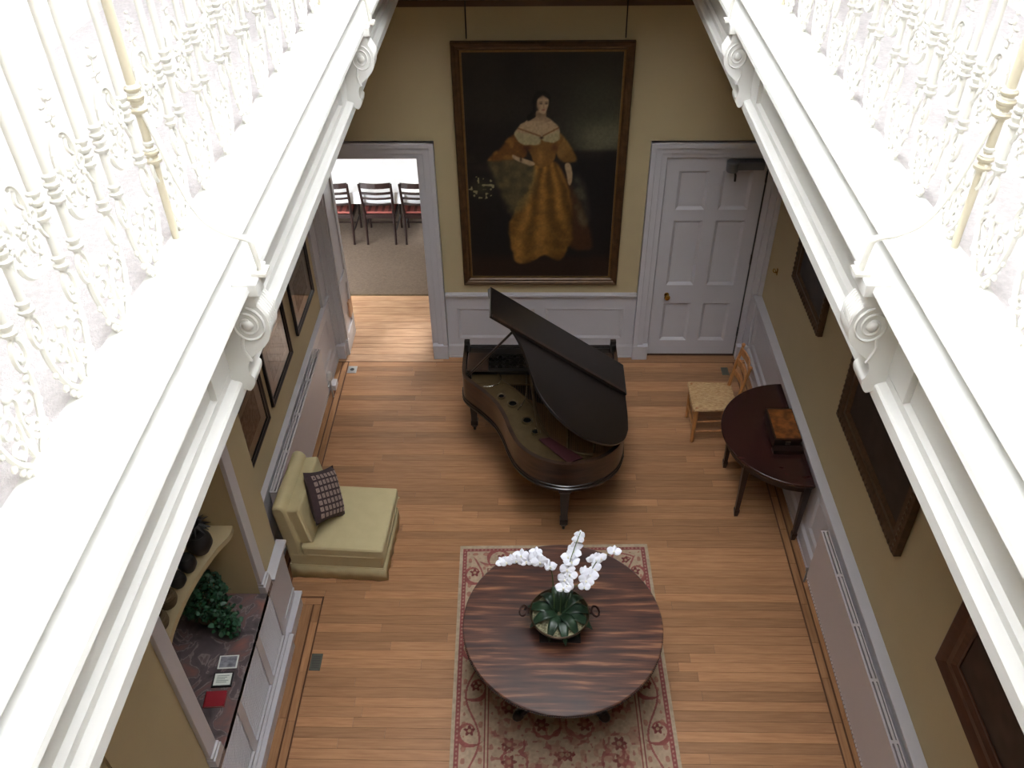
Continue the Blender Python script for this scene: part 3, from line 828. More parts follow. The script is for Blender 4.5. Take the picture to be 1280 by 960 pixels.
def dining_chair(loc, rz, label):
    t = empty('dining_chair', loc, rz, label, 'chair', 'dining chairs along the cloth covered table')
    # local: back at -y, seat towards +y
    for s in (-1, 1):
        MB().tube([(s * 0.19, -0.245, 0), (s * 0.19, -0.215, 0.22), (s * 0.19, -0.20, 0.45), (s * 0.20, -0.235, 0.72), (s * 0.205, -0.275, 0.90)], [0.016, 0.019, 0.021, 0.018, 0.016], 6).build('leg', 'chair_dark', t)
        MB().tube([(s * 0.21, 0.21, 0), (s * 0.215, 0.21, 0.40), (s * 0.215, 0.21, 0.44)], [0.015, 0.021, 0.022], 6).build('leg', 'chair_dark', t)
        MB().tube([(s * 0.205, -0.2, 0.2), (s * 0.21, 0.2, 0.2)], 0.011, 6).build('stretcher', 'chair_dark', t)
    MB().tube([(-0.205, 0, 0.2), (0.205, 0, 0.2)], 0.011, 6).build('stretcher', 'chair_dark', t)
    MB().box(-0.215, 0.215, -0.215, 0.215, 0.375, 0.435).build('seat_frame', 'chair_dark', t)
    def slat(z0, z1, y_):
        MB().prism([(-0.20, y_ + 0.0), (-0.1, y_ - 0.022), (0, y_ - 0.03), (0.1, y_ - 0.022), (0.20, y_), (0.20, y_ + 0.016), (0.1, y_ - 0.006), (0, y_ - 0.014), (-0.1, y_ - 0.006), (-0.20, y_ + 0.016)], 'z', z0, z1).build('back_slat', 'chair_dark', t)
    slat(0.84, 0.91, -0.265); slat(0.745, 0.775, -0.245); slat(0.665, 0.69, -0.225); slat(0.575, 0.60, -0.21)
    se = MB().box(-0.205, 0.205, -0.195, 0.205, 0.435, 0.465).build('seat', 'stripe_red', t, bevel=0.012)
    for x in (-0.15, -0.06, 0.03, 0.12): MB().box(x, x + 0.035, -0.19, 0.2, 0.4655, 0.4675).build('stripe', 'stripe_dark', se)
    return t
dining_chair((-2.02, 10.42, 0.012), 0, 'dark dining chair with red striped seat fully visible through the doorway')
dining_chair((-1.50, 10.42, 0.012), 0, 'dark dining chair partly hidden behind the door frame beside the yellow wall')
dining_chair((-2.58, 10.42, 0.012), 0, 'dark dining chair mostly hidden behind the panelled doorway lining')

# ================================================================ grand piano
PZ0, PZ1 = 0.68, 1.0
OUT = [(-0.655, 6.72), (-0.655, 6.34), (-0.635, 6.20), (-0.56, 6.10), (-0.44, 5.97), (-0.33, 5.82), (-0.255, 5.65), (-0.20, 5.47), (-0.125, 5.30), (0.0, 5.165), (0.16, 5.085), (0.34, 5.065), (0.57, 5.14), (0.72, 5.28), (0.785, 5.45), (0.80, 5.65), (0.80, 6.72)]
curve = [tuple(p[:2]) for p in catmull([(x, y_, 0) for x, y_ in OUT[1:15]], 4)]
OUTL = [OUT[0]] + curve + [OUT[15], OUT[16]]
def inset(poly, d):
    n = len(poly); out = []
    for i in range(n):
        a, b_, c_ = Vector(poly[i - 1]), Vector(poly[i]), Vector(poly[(i + 1) % n])
        n1 = Vector((-(b_ - a).y, (b_ - a).x)).normalized(); n2 = Vector((-(c_ - b_).y, (c_ - b_).x)).normalized()
        nn = n1 + n2
        nn = nn / max(0.3, nn.dot(n1))
        out.append(tuple(b_ + nn * d))
    return out
area = sum(OUTL[i - 1][0] * OUTL[i][1] - OUTL[i][0] * OUTL[i - 1][1] for i in range(len(OUTL)))
sg = 1 if area > 0 else -1
INN = inset(OUTL, sg * 0.035)
pcx, pcy = 0.08, 5.9
piano = empty('grand_piano', (pcx, pcy, 0), 0, 'dark grand piano with raised lid and curved side by the panelled dado', 'piano')
def pl(mb, name, mt, parent=piano, **k):
    mb.v = [(x - pcx, y_ - pcy, z) for x, y_, z in mb.v]
    return mb.build(name, mt, parent, **k)
n = len(OUTL)
rim = MB()
# rim open at the keyboard end between the cheeks
vs = []; fs = []
for i in range(n):
    vs += [(*OUTL[i], PZ0), (*OUTL[i], PZ1), (*INN[i], PZ1), (*INN[i], PZ0)]
for i in range(n - 1):
    a, b_ = 4 * i, 4 * (i + 1)
    fs += [(a, b_, b_ + 1, a + 1), (a + 1, b_ + 1, b_ + 2, a + 2), (a + 2, b_ + 2, b_ + 3, a + 3), (a + 3, b_ + 3, b_, a)]
fs += [(0, 1, 2, 3), (4 * n - 4, 4 * n - 1, 4 * n - 2, 4 * n - 3)]
rim.add(vs, fs); pl(rim, 'rim', 'piano_brown', smooth=0.6)
mo = MB()
for z, r in ((PZ0 + 0.03, 0.011), (PZ0 + 0.065, 0.007)):
    mo.tube([(x, y_, z) for x, y_ in inset(OUTL, -sg * 0.003)[1:-1]], r, 6)
pl(mo, 'rim_moulding', 'piano_black', smooth=0.8)
bot = MB().prism(INN, 'z', PZ0 + 0.005, PZ0 + 0.03); pl(bot, 'bottom_board', 'piano_black')
sb = MB().prism([p for p in INN if p[1] < 6.4] , 'z', 0.84, 0.85); pl(sb, 'soundboard', 'soundboard')
# iron plate: an outline with round holes drawn as black discs, raised rim and struts
PLT = inset(OUTL, sg * 0.06)
PLT = [p for p in PLT if p[1] < 6.3]
holes = [(-0.281, 6.017, 0.033), (-0.176, 5.916, 0.045), (-0.045, 5.694, 0.045), (0.03, 5.549, 0.038)]
# left web of the plate follows the bent side
lp = [p for p in PLT if p[0] < 0.30]
lp = sorted(lp, key=lambda p: -p[1])
inner = []
for k_, (x, y_) in enumerate(lp):
    t = k_ / max(1, len(lp) - 1)
    inner.append((x + 0.27 - 0.05 * t, y_ + (0.06 + 0.10 * t)))
pw = MB()
web = bmesh.new()
oc = [web.verts.new((x, y_, 0.905)) for x, y_ in lp]
ic = [web.verts.new((x, y_, 0.905)) for x, y_ in inner]
for k_ in range(len(lp) - 1): web.faces.new((oc[k_], oc[k_ + 1], ic[k_ + 1], ic[k_]))
web.verts.index_update()
pw.add([v.co[:] for v in web.verts], [tuple(v.index for v in f.verts) for f in web.faces])
pw.add([(v.co.x, v.co.y, 0.885) for v in web.verts], [tuple(v.index for v in f.verts) for f in web.faces])
web.free()
pw.tube([(x, y_, 0.905) for x, y_ in inner], 0.012, 6)
for a, b_ in (((-0.02, 6.28), (0.06, 5.52)), ((0.33, 6.28), (0.30, 5.26)), ((0.62, 6.28), (0.52, 5.30))):
    pw.tube([(*a, 0.925), ((a[0] + b_[0]) / 2, (a[1] + b_[1]) / 2, 0.945), (*b_, 0.915)], [0.012, 0.016, 0.012], 6)
pw.box(-0.61, 0.76, 6.20, 6.33, 0.89, 0.91)
pl(pw, 'iron_plate', 'piano_plate', smooth=0.6)
for hx_, hy, hr_ in holes:
    h = MB().lathe([(hr_ * 0.78, 0.904), (hr_ * 0.8, 0.922), (hr_ * 1.0, 0.926), (hr_ * 1.12, 0.918), (hr_ * 1.15, 0.904)], 20, (hx_, hy, 0)); pl(h, 'plate_ring', 'piano_plate', smooth=0.7)
    h = MB().lathe([(0, 0.912), (hr_ * 0.8, 0.9125)], 20, (hx_, hy, 0)); pl(h, 'plate_hole', 'slot_black', fix=False)  # plate is solid here; black disc paints the shade inside a hole
st_ = MB()
for i in range(58):
    t = i / 57
    x0_ = -0.56 + 1.26 * t
    yend = 6.05 - 0.72 * t ** 0.6 if t < 0.72 else 5.35
    x1_ = x0_ - 0.10 * t + 0.10 * (1 - t)
    st_.tube([(x0_, 6.3, 0.890), (x1_, yend, 0.878)], 0.0016, 3)
o = pl(st_, 'strings', 'bronze_string'); o['kind'] = 'stuff'
fe = MB().add([(0.06, 5.44, 0.93), (0.15, 5.46, 0.93), (0.42, 5.22, 0.93), (0.30, 5.16, 0.93), (0.06, 5.44, 0.915), (0.15, 5.46, 0.915), (0.42, 5.22, 0.915), (0.30, 5.16, 0.915)],
              [(0, 1, 2, 3), (4, 7, 6, 5), (0, 4, 5, 1), (1, 5, 6, 2), (2, 6, 7, 3), (3, 7, 4, 0)])
pl(fe, 'damper_felt', 'felt_red')
# bent wire trims lying in the case
wi = MB().tube(catmull([(-0.30, 6.30, 0.955), (-0.29, 6.22, 0.955), (-0.31, 6.15, 0.95), (-0.38, 6.12, 0.945), (-0.45, 6.12, 0.94)], 5), 0.005, 5)
wi.tube(catmull([(-0.06, 6.28, 0.96), (-0.055, 6.05, 0.955), (-0.07, 5.92, 0.95), (-0.13, 5.80, 0.94)], 5), 0.005, 5)
pl(wi, 'pedal_wire', 'steel', smooth=0.8)
# keyboard end: key bed, keys, fallboard, cheeks, music desk
pl(MB().box(-0.62, 0.765, 6.52, 6.735, PZ0 - 0.02, PZ0 + 0.03), 'key_bed', 'piano_black', bevel=0.005)
for s, x0_, x1_ in ((0, -0.655, -0.60), (1, 0.745, 0.80)):
    pl(MB().prism([(6.56, 0.72), (6.745, 0.72), (6.755, 0.86), (6.735, 0.98), (6.72, 1.035), (6.68, 1.035), (6.67, 1.0), (6.56, 1.0)], 'x', x0_, x1_), 'cheek', 'piano_black', bevel=0.006)
pl(MB().box(-0.60, 0.745, 6.66, 6.71, 0.71, 0.98), 'keyboard_cover', 'piano_black', bevel=0.012)
pl(MB().box(-0.60, 0.745, 6.56, 6.66, 0.95, 0.975), 'fallboard', 'piano_black', bevel=0.01)
pl(MB().box(-0.61, -0.41, 6.29, 6.56, 0.975, 0.992), 'desk_slide', 'piano_brown', bevel=0.004)
pl(MB().box(0.555, 0.755, 6.29, 6.56, 0.975, 0.992), 'desk_slide', 'piano_brown', bevel=0.004)
pl(MB().box(-0.405, 0.55, 6.29, 6.335, 0.972, 0.99).box(-0.405, 0.55, 6.54, 6.56, 0.972, 0.99), 'desk_rail', 'piano_black')
fr_ = MB()
for i in range(14):
    for j_ in range(3):
        cx_ = -0.37 + i * 0.067; cy_ = 6.37 + j_ * 0.066
        fr_.tube([(cx_ + 0.027 * math.cos(a), cy_ + 0.027 * math.sin(a) * (1 if (i + j_) % 2 else 0.7), 0.985) for a in [2 * PI * k_ / 8 for k_ in range(8)]], 0.008, 4, True)
        fr_.ball((cx_ + 0.033, cy_ + 0.02, 0.986), (0.012, 0.009, 0.006), 6, 4)
pl(fr_, 'music_desk', 'piano_black', smooth=0.7)
# dark pin block under the desk
pl(MB().box(-0.61, 0.76, 6.32, 6.56, 0.86, 0.90), 'pin_block', 'piano_black')
# lid, hinged along the straight side
lid = empty('lid_pivot', (0.81 - pcx, 0, 1.012)); lid.parent = piano; lid.name = 'lid'
lid.rotation_euler = (0, math.radians(35.6), 0)
LO = inset(OUTL, -sg * 0.012)
main = []
for i in range(len(LO)):
    x, y_ = LO[i]
    main.append((x - 0.81, min(y_, 6.31) - pcy))
main = [p for i, p in enumerate(main) if i == 0 or (Vector(p) - Vector(main[i - 1])).length > 1e-4]
MB().prism(main, 'z', 0.0, 0.022).build('lid_board', 'piano_black', lid, smooth=0.5, bevel=0.003)
MB().prism([(-1.475, 6.31 - pcy), (0.0, 6.31 - pcy), (0.0, 5.89 - pcy), (-1.455, 5.89 - pcy)], 'z', 0.024, 0.046).build('lid_flap', 'piano_black', lid, bevel=0.004)
MB().box(-1.44, -0.03, 5.89 - pcy - 0.004, 5.92 - pcy, 0.046, 0.056).build('flap_bead', 'piano_brown', lid)
MB().tube([(-1.47, 6.32 - pcy, 0.023), (0, 6.32 - pcy, 0.023)], 0.007, 6).build('flap_hinge', 'brass', lid)
# prop stick from rim to lid
a35 = math.radians(35.6)
tip = Vector((0.81 - 1.22 * math.cos(a35) + 0.006, 5.90, 1.012 + 1.22 * math.sin(a35) - 0.006))
pl(MB().tube([(-0.595, 6.22, 0.985), tip], 0.011, 6), 'prop_stick', 'piano_black')
pl(MB().box(-0.63, -0.56, 6.19, 6.26, 0.95, 1.0), 'prop_socket', 'piano_black', bevel=0.006)
# legs
def pleg(x, y_):
    l = MB()
    def sq(h, z): return [(x - h, y_ - h, z), (x + h, y_ - h, z), (x + h, y_ + h, z), (x - h, y_ + h, z)]
    lv = [(0.068, PZ0), (0.068, 0.60), (0.054, 0.585), (0.056, 0.52), (0.044, 0.50), (0.028, 0.14), (0.036, 0.13), (0.036, 0.085), (0.028, 0.075), (0.022, 0.05)]
    vs = [p for h, z in lv for p in sq(h, z)]
    fs = [(4 * i + j_, 4 * i + (j_ + 1) % 4, 4 * i + 4 + (j_ + 1) % 4, 4 * i + 4 + j_) for i in range(len(lv) - 1) for j_ in range(4)]
    l.add(vs, fs + [(0, 3, 2, 1), tuple(range(4 * len(lv) - 4, 4 * len(lv)))])
    lo = pl(l, 'leg', 'piano_black', bevel=0.003)
    cw = MB().lathe([(0.0, -0.012), (0.022, -0.012), (0.028, -0.006), (0.028, 0.006), (0.022, 0.012), (0, 0.012)], 14)
    cw.xform(Matrix.Translation((x, y_, 0.028)) @ Matrix.Rotation(PI / 2, 4, 'Y')); pl(cw, 'caster', 'hinge_dark', lo, smooth=0.6)
pleg(-0.585, 6.56); pleg(0.70, 6.56); pleg(0.285, 5.25)
pl(MB().box(0.0, 0.16, 6.28, 6.33, 0.06, 0.13).tube([(0.03, 6.30, 0.12), (0.03, 6.30, PZ0 + 0.01)], 0.014, 6).tube([(0.13, 6.30, 0.12), (0.13, 6.30, PZ0 + 0.01)], 0.014, 6), 'pedal_lyre', 'piano_black')
for x in (0.04, 0.12): pl(MB().box(x - 0.012, x + 0.012, 6.32, 6.42, 0.045, 0.058), 'pedal', 'brass')

# ================================================================ rug and round table
RA = math.radians(-1.4)
RW, RL = 1.655, 2.55
rugc = (0.215, 5.045 - RL / 2)
rug = empty('rug', (rugc[0] + 0.01, rugc[1], 0.0), 0.0, 'faded red and beige floral rug under the round table', 'rug')
rug.rotation_euler = (0, 0, RA * -1)
def colour_grid(name, nx, ny, w_, h_, fn, mt, parent, z=0.0, upright=False):
    """fn(u, v) -> (N,3) sRGB 0-255; u left-right, v from bottom to top"""
    us, vs = np.meshgrid(np.linspace(0, 1, nx + 1), np.linspace(0, 1, ny + 1), indexing='ij')
    U, V = us.ravel(), vs.ravel()
    colr = np.clip(fn(U, V), 0, 255) / 255
    colr = np.where(colr <= 0.04045, colr / 12.92, ((colr + 0.055) / 1.055) ** 2.4)
    X, Y = (U - 0.5) * w_, (V - 0.5) * h_
    co = np.stack([X, np.full_like(X, z), Y], 1) if upright else np.stack([X, Y, np.full_like(X, z)], 1)
    i, j_ = np.meshgrid(np.arange(nx), np.arange(ny), indexing='ij')
    a = (i * (ny + 1) + j_).ravel()
    q = np.stack([a, a + ny + 1, a + ny + 2, a + 1], 1)
    me = bpy.data.meshes.new(name)
    me.vertices.add(len(co)); me.vertices.foreach_set('co', co.ravel())
    me.loops.add(q.size); me.loops.foreach_set('vertex_index', q.ravel())
    me.polygons.add(len(q)); me.polygons.foreach_set('loop_start', np.arange(0, q.size, 4)); me.polygons.foreach_set('loop_total', np.full(len(q), 4))
    me.update(); me.validate()
    at = me.color_attributes.new('Col', 'FLOAT_COLOR', 'POINT')
    at.data.foreach_set('color', np.concatenate([colr, np.ones((len(colr), 1))], 1).ravel())
    me.materials.append(MATS[mt])
    o = bpy.data.objects.new(name, me); COL.objects.link(o); o.parent = parent
    return o
def mixc(base, c, a):
    return base * (1 - a[:, None]) + np.array(c, float) * a[:, None]
def vnoise(x, y_, seed=0):
    r = np.random.default_rng(seed).random((64, 64))
    xi, yi = np.floor(x).astype(int), np.floor(y_).astype(int)
    fx, fy = x - xi, y_ - yi
    fx, fy = fx * fx * (3 - 2 * fx), fy * fy * (3 - 2 * fy)
    g = lambda a, b_: r[a % 64, b_ % 64]
    return (g(xi, yi) * (1 - fx) + g(xi + 1, yi) * fx) * (1 - fy) + (g(xi, yi + 1) * (1 - fx) + g(xi + 1, yi + 1) * fx) * fy
def sstep(a, b_, x):
    t = np.clip((x - a) / (b_ - a), 0, 1); return t * t * (3 - 2 * t)
def rug_paint(U, V):
    x, y_ = (U - 0.5) * RW, (V - 0.5) * RL
    ex, ey = RW / 2 - np.abs(x), RL / 2 - np.abs(y_)
    e = np.minimum(ex, ey)
    beige, red, deep, tan_ = (196, 172, 146), (150, 76, 76), (116, 52, 54), (178, 150, 122)
    c = np.tile(np.array(beige, float), (len(U), 1))
    # vine scrolls along the border; s runs along the edge, t across it
    side = ex < ey
    s = np.where(side, y_ + 10, x + 10); t = e - 0.155
    P = 0.36
    k_ = np.floor(s / P); ls = (s - (k_ + 0.5) * P); sgn = np.where(np.mod(k_, 2) == 0, 1, -1)
    lx, ly = ls, (t * sgn) + 0.02
    rr = np.hypot(lx, ly) + 1e-6; th = np.arctan2(ly, lx)
    spir = np.abs(np.mod(th / (2 * PI) + np.log(rr / 0.12) * 0.55, 1.0) - 0.5)
    inb = (e > 0.062) & (e < 0.245)
    arm = (spir < 0.10) & (rr < 0.13) & (rr > 0.022) & inb
    c = mixc(c, red, arm * 0.85)
    ros = (rr < 0.034 * (1 + 0.3 * np.cos(5 * th))) & inb
    c = mixc(c, deep, ros * 0.9); c = mixc(c, tan_, (rr < 0.012) & inb)
    vine = np.abs(t - 0.055 * np.sin(s / P * PI + 0.6)) < 0.008
    c = mixc(c, red, (vine & inb) * 0.8)
    lfx = np.mod(s, 0.09) - 0.045; leaf = (np.hypot(lfx, (np.abs(t) - 0.062) * 1.6) < 0.020 * (1 + 0.5 * np.sin(k_ * 3 + s * 30))) & inb
    c = mixc(c, (166, 104, 92), leaf * 0.7)
    # field: big mirrored scrolls and flowers
    fld = e >= 0.275
    fx, fy = np.abs(x), np.mod(y_ + 0.21, 0.42) - 0.21
    for (ox, oy, R, tw) in ((0.16, 0.0, 0.15, 1), (0.40, 0.14, 0.14, -1), (0.40, -0.15, 0.12, 1), (0.02, 0.19, 0.12, -1)):
        lx, ly = fx - ox, fy - oy
        rr = np.hypot(lx, ly) + 1e-6; th = np.arctan2(ly, lx) * tw
        sp_ = np.abs(np.mod(th / (2 * PI) + np.log(rr / R) * 0.5, 1.0) - 0.5)
        c = mixc(c, red, ((sp_ < 0.075 + 0.03 * np.sin(9 * th)) & (rr < R) & (rr > 0.03) & fld) * 0.75)
        c = mixc(c, deep, ((rr < 0.045 * (1 + 0.28 * np.cos(6 * th))) & fld) * 0.8)
        c = mixc(c, tan_, ((rr < 0.018) & fld) * 0.9)
    nf = vnoise(x * 22 + 40, y_ * 22 + 40, 3)
    c = mixc(c, (176, 120, 104), ((nf > 0.62) & fld) * 0.5)
    c = mixc(c, red, ((vnoise(x * 40 + 80, y_ * 40 + 80, 5) > 0.74) & fld) * 0.55)
    # bands
    bd = (e > 0.03) & (e < 0.062)
    c = mixc(c, (150, 82, 82), bd * 1.0)
    dots = bd & (np.hypot(np.mod(s, 0.034) - 0.017, e - 0.046) < 0.009)
    c = mixc(c, (190, 150, 132), dots * 0.8)
    c = mixc(c, (140, 80, 78), ((e > 0.245) & (e < 0.252)) * 1.0); c = mixc(c, (206, 182, 154), ((e > 0.252) & (e < 0.268)) * 1.0); c = mixc(c, (150, 88, 82), ((e > 0.268) & (e < 0.276)) * 1.0)
    c = mixc(c, (196, 178, 152), (e < 0.03) * 1.0)
    c = c * 0.78 + np.array((150, 118, 100)) * 0.12
    c *= (0.93 + 0.14 * vnoise(x * 60 + 90, y_ * 60 + 90, 8))[:, None]
    return c
MB().box(-RW / 2, RW / 2, -RL / 2, RL / 2, 0.0005, 0.0105).build('rug_backing', 'straw', rug)
colour_grid('pile', 330, 510, RW, RL, rug_paint, 'rug_pile', rug, 0.0112)

TX, TY, TR = 0.222, 3.715, 0.715
tab = empty('round_table', (TX, TY, 0.0115), 0, 'large round dark wooden table standing on the patterned rug', 'table')
top = MB().lathe([(0.0, 0.712), (TR - 0.05, 0.712), (TR - 0.012, 0.716), (TR - 0.004, 0.724), (TR - 0.012, 0.732), (TR - 0.002, 0.738), (TR, 0.746), (TR - 0.008, 0.7505), (0.0, 0.7505)], 96)
top.build('tabletop', 'table_top_wood', tab, smooth=0.5)
bd_ = MB()
for i in range(290):
    a = 2 * PI * i / 290
    bd_.ball((TR * 0.997 * math.cos(a), TR * 0.997 * math.sin(a), 0.722), 0.0062, 5, 3)
bd_.build('bead_moulding', 'mahogany_leg', tab, smooth=0.9)
MB().lathe([(TR - 0.10, 0.64), (TR - 0.085, 0.64), (TR - 0.08, 0.712), (TR - 0.10, 0.712), (TR - 0.10, 0.64)], 64).build('apron', 'mahogany_leg', tab, smooth=0.6)
MB().lathe([(0.0, 0.16), (0.13, 0.16), (0.16, 0.20), (0.10, 0.26), (0.075, 0.34), (0.11, 0.44), (0.13, 0.50), (0.09, 0.56), (0.14, 0.62), (0.24, 0.70), (0.24, 0.712), (0, 0.712)], 28).build('pedestal', 'mahogany_leg', tab, smooth=0.7)
for k_ in range(4):
    a = PI / 4 + k_ * PI / 2
    prof = catmull([(0.08, 0, 0.24), (0.20, 0, 0.20), (0.32, 0, 0.10), (0.40, 0, 0.055), (0.455, 0, 0.06)], 4)
    ft = MB().tube(prof, [0.055 - 0.022 * i / (len(prof) - 1) for i in range(len(prof))], 8)
    ft.ball((0.45, 0, 0.035), (0.05, 0.042, 0.034), 10, 6)
    ft.xform(Matrix.Rotation(a, 4, 'Z')); ft.build('foot', 'mahogany_leg', tab, smooth=0.8)
TZ = 0.0115 + 0.7505

# ---- orchids in a metal bowl on a dark mat
tag(MB().box(0.055, 0.345, 3.545, 3.80, TZ, TZ + 0.012).build('square_mat', 'mat_black', bevel=0.003), 'flat black square mat under the orchid bowl', 'mat')
BX, BYY, BZ = 0.195, 3.685, TZ + 0.012
bowl = empty('metal_bowl', (BX, BYY, BZ), 0, 'round metal bowl with two ring handles holding the white orchids', 'bowl')
MB().lathe([(0, 0.0), (0.09, 0.0), (0.10, 0.01), (0.15, 0.045), (0.195, 0.11), (0.207, 0.145), (0.212, 0.152), (0.206, 0.156), (0.198, 0.148), (0.186, 0.112), (0.14, 0.055), (0.0, 0.03)], 40).build('basin', 'copper_dark', bowl, smooth=0.9)
MB().lathe([(0.0, 0.128), (0.10, 0.132), (0.19, 0.122)], 32).build('moss', 'moss', bowl, smooth=1)
for s in (-1, 1):
    ring = [(s * 0.225 + s * 0.028 + 0.030 * math.cos(a) * 0.9, 0.02 + 0.042 * math.sin(a), 0.140 + 0.028 * math.cos(a) * -s * 0.6) for a in [2 * PI * i / 16 for i in range(16)]]
    MB().tube(ring, 0.008, 6, True).build('ring_handle', 'iron_ring', bowl, smooth=0.9)
    MB().box(min(s * 0.20, s * 0.225), max(s * 0.20, s * 0.225), 0.0, 0.04, 0.125, 0.15).build('handle_lug', 'iron_ring', bowl, bevel=0.004)
# flower built once and shared
def petal(mb, ang, ln, wd_, cup):
    st0 = len(mb.v)
    mb.grid(lambda u, v: ((u) * ln, (v - 0.5) * 2 * wd_ * math.sin(PI * min(1, u * 0.9 + 0.08)) ** 0.6, cup * u * u + 0.006 * math.cos((v - 0.5) * PI)), 5, 4)
    mb.xform(Matrix.Rotation(ang, 4, 'Z'), st0)
fb = MB()
for a, ln, wd_, cu in ((PI / 2, 0.034, 0.013, 0.006), (PI / 2 + 2.1, 0.032, 0.012, 0.005), (PI / 2 - 2.1, 0.032, 0.012, 0.005), (0.12, 0.040, 0.022, 0.012), (PI - 0.12, 0.040, 0.022, 0.012)):
    petal(fb, a, ln, wd_, cu)
flower0 = fb.build('flower', 'orchid_white', smooth=3, fix=False)
lb = MB().ball((0, -0.006, 0.010), (0.005, 0.008, 0.006), 6, 4)
lip0 = lb.build('flower_lip', 'orchid_lip', flower0, smooth=3)
made = [False]
def orchid(stem, fl, label, leaves):
    t = empty('orchid', (BX, BYY, BZ + 0.128), 0, label, 'orchid', 'white orchids in the metal bowl')
    o_ = Vector((BX, BYY, BZ + 0.128))
    pts = catmull([Vector(p) - o_ for p in stem], 6)
    MB().tube(pts, [0.0045 - 0.002 * i / len(pts) for i in range(len(pts))], 6).build('stem', 'stem_green', t, smooth=0.9)
    for p, sc in fl:
        if not made[0]:
            f = flower0; f.parent = t; made[0] = True
        else:
            f = share(flower0, parent=t); share(lip0, parent=f)
        f.location = Vector(p) - o_
        f.rotation_euler = (math.radians(random.uniform(15, 60)), math.radians(random.uniform(-25, 25)), random.uniform(-0.5, 0.5))
        f.scale = (sc * 1.35, sc * 1.35, sc * 1.35)
    for (az, ln, wd_, lift, droop) in leaves:
        lf = MB()
        def fn(u, v):
            r = 0.015 + u * ln * 1.22
            z = 0.01 + lift * math.sin(u * PI * 0.75) - droop * u * u
            wv = (v - 0.5) * 2.3 * wd_ * max(0.06, math.sin(PI * min(1, 0.12 + 0.88 * u)) ** 0.7)
            return (r, wv, z + abs(v - 0.5) * 0.25 * wd_)
        lf.grid(fn, 8, 4); lf.xform(Matrix.Rotation(az, 4, 'Z'))
        lo = lf.build('leaf', 'leaf_green', t, smooth=3, fix=False)
        so = lo.modifiers.new('thick', 'SOLIDIFY'); so.thickness = 0.003
    return t
orchid([(0.16, 3.70, 0.90), (0.15, 3.74, 1.12), (0.13, 3.79, 1.28), (0.06, 3.82, 1.345), (-0.05, 3.83, 1.35), (-0.20, 3.82, 1.32)],
       [((0.118, 3.76, 1.335), 1.0), ((0.085, 3.80, 1.32), 0.9), ((0.055, 3.78, 1.365), 1.1), ((0.02, 3.81, 1.37), 1.05), ((0.03, 3.85, 1.37), 0.9), ((-0.035, 3.79, 1.35), 1.0), ((-0.07, 3.82, 1.37), 1.1), ((-0.10, 3.80, 1.35), 0.95), ((-0.14, 3.82, 1.33), 0.85), ((-0.17, 3.80, 1.33), 0.9), ((-0.205, 3.81, 1.32), 0.8)],
       'white orchid with a flat arching spray of blooms over the plain table', [(2.9, 0.20, 0.038, 0.07, 0.10), (3.5, 0.17, 0.034, 0.07, 0.11), (2.3, 0.15, 0.03, 0.10, 0.06)])
orchid([(0.20, 3.69, 0.90), (0.205, 3.72, 1.15), (0.225, 3.70, 1.22), (0.255, 3.77, 1.36), (0.30, 3.86, 1.46), (0.335, 3.95, 1.48)],
       [((0.215, 3.655, 1.24), 1.05), ((0.245, 3.675, 1.25), 1.0), ((0.225, 3.70, 1.28), 1.05), ((0.26, 3.72, 1.30), 1.0), ((0.235, 3.745, 1.33), 1.05), ((0.265, 3.78, 1.36), 1.1), ((0.25, 3.81, 1.38), 0.95), ((0.285, 3.84, 1.40), 1.0), ((0.30, 3.88, 1.41), 0.9), ((0.315, 3.90, 1.45), 0.8), ((0.332, 3.93, 1.46), 0.8)],
       'white orchid with the tallest upright column of blooms in the bowl', [(-1.4, 0.18, 0.032, 0.06, 0.09), (-0.9, 0.16, 0.034, 0.07, 0.10), (-1.95, 0.16, 0.032, 0.06, 0.10), (1.4, 0.13, 0.03, 0.12, 0.02), (1.8, 0.14, 0.028, 0.12, 0.02)])
orchid([(0.23, 3.70, 0.90), (0.27, 3.73, 1.12), (0.35, 3.72, 1.22), (0.40, 3.76, 1.29), (0.46, 3.83, 1.33), (0.57, 3.90, 1.34)],
       [((0.355, 3.66, 1.25), 0.8), ((0.37, 3.70, 1.27), 1.05), ((0.395, 3.735, 1.28), 1.1), ((0.36, 3.755, 1.29), 0.9), ((0.43, 3.78, 1.29), 0.85), ((0.445, 3.80, 1.30), 0.7), ((0.435, 3.835, 1.33), 1.0), ((0.47, 3.84, 1.33), 0.85), ((0.41, 3.83, 1.32), 0.7), ((0.565, 3.89, 1.34), 0.95)],
       'white orchid with a short leaning spray beside the ring handle', [(0.1, 0.20, 0.034, 0.08, 0.12), (-0.35, 0.19, 0.036, 0.07, 0.12), (0.6, 0.16, 0.03, 0.10, 0.06), (1.0, 0.14, 0.028, 0.11, 0.03)])

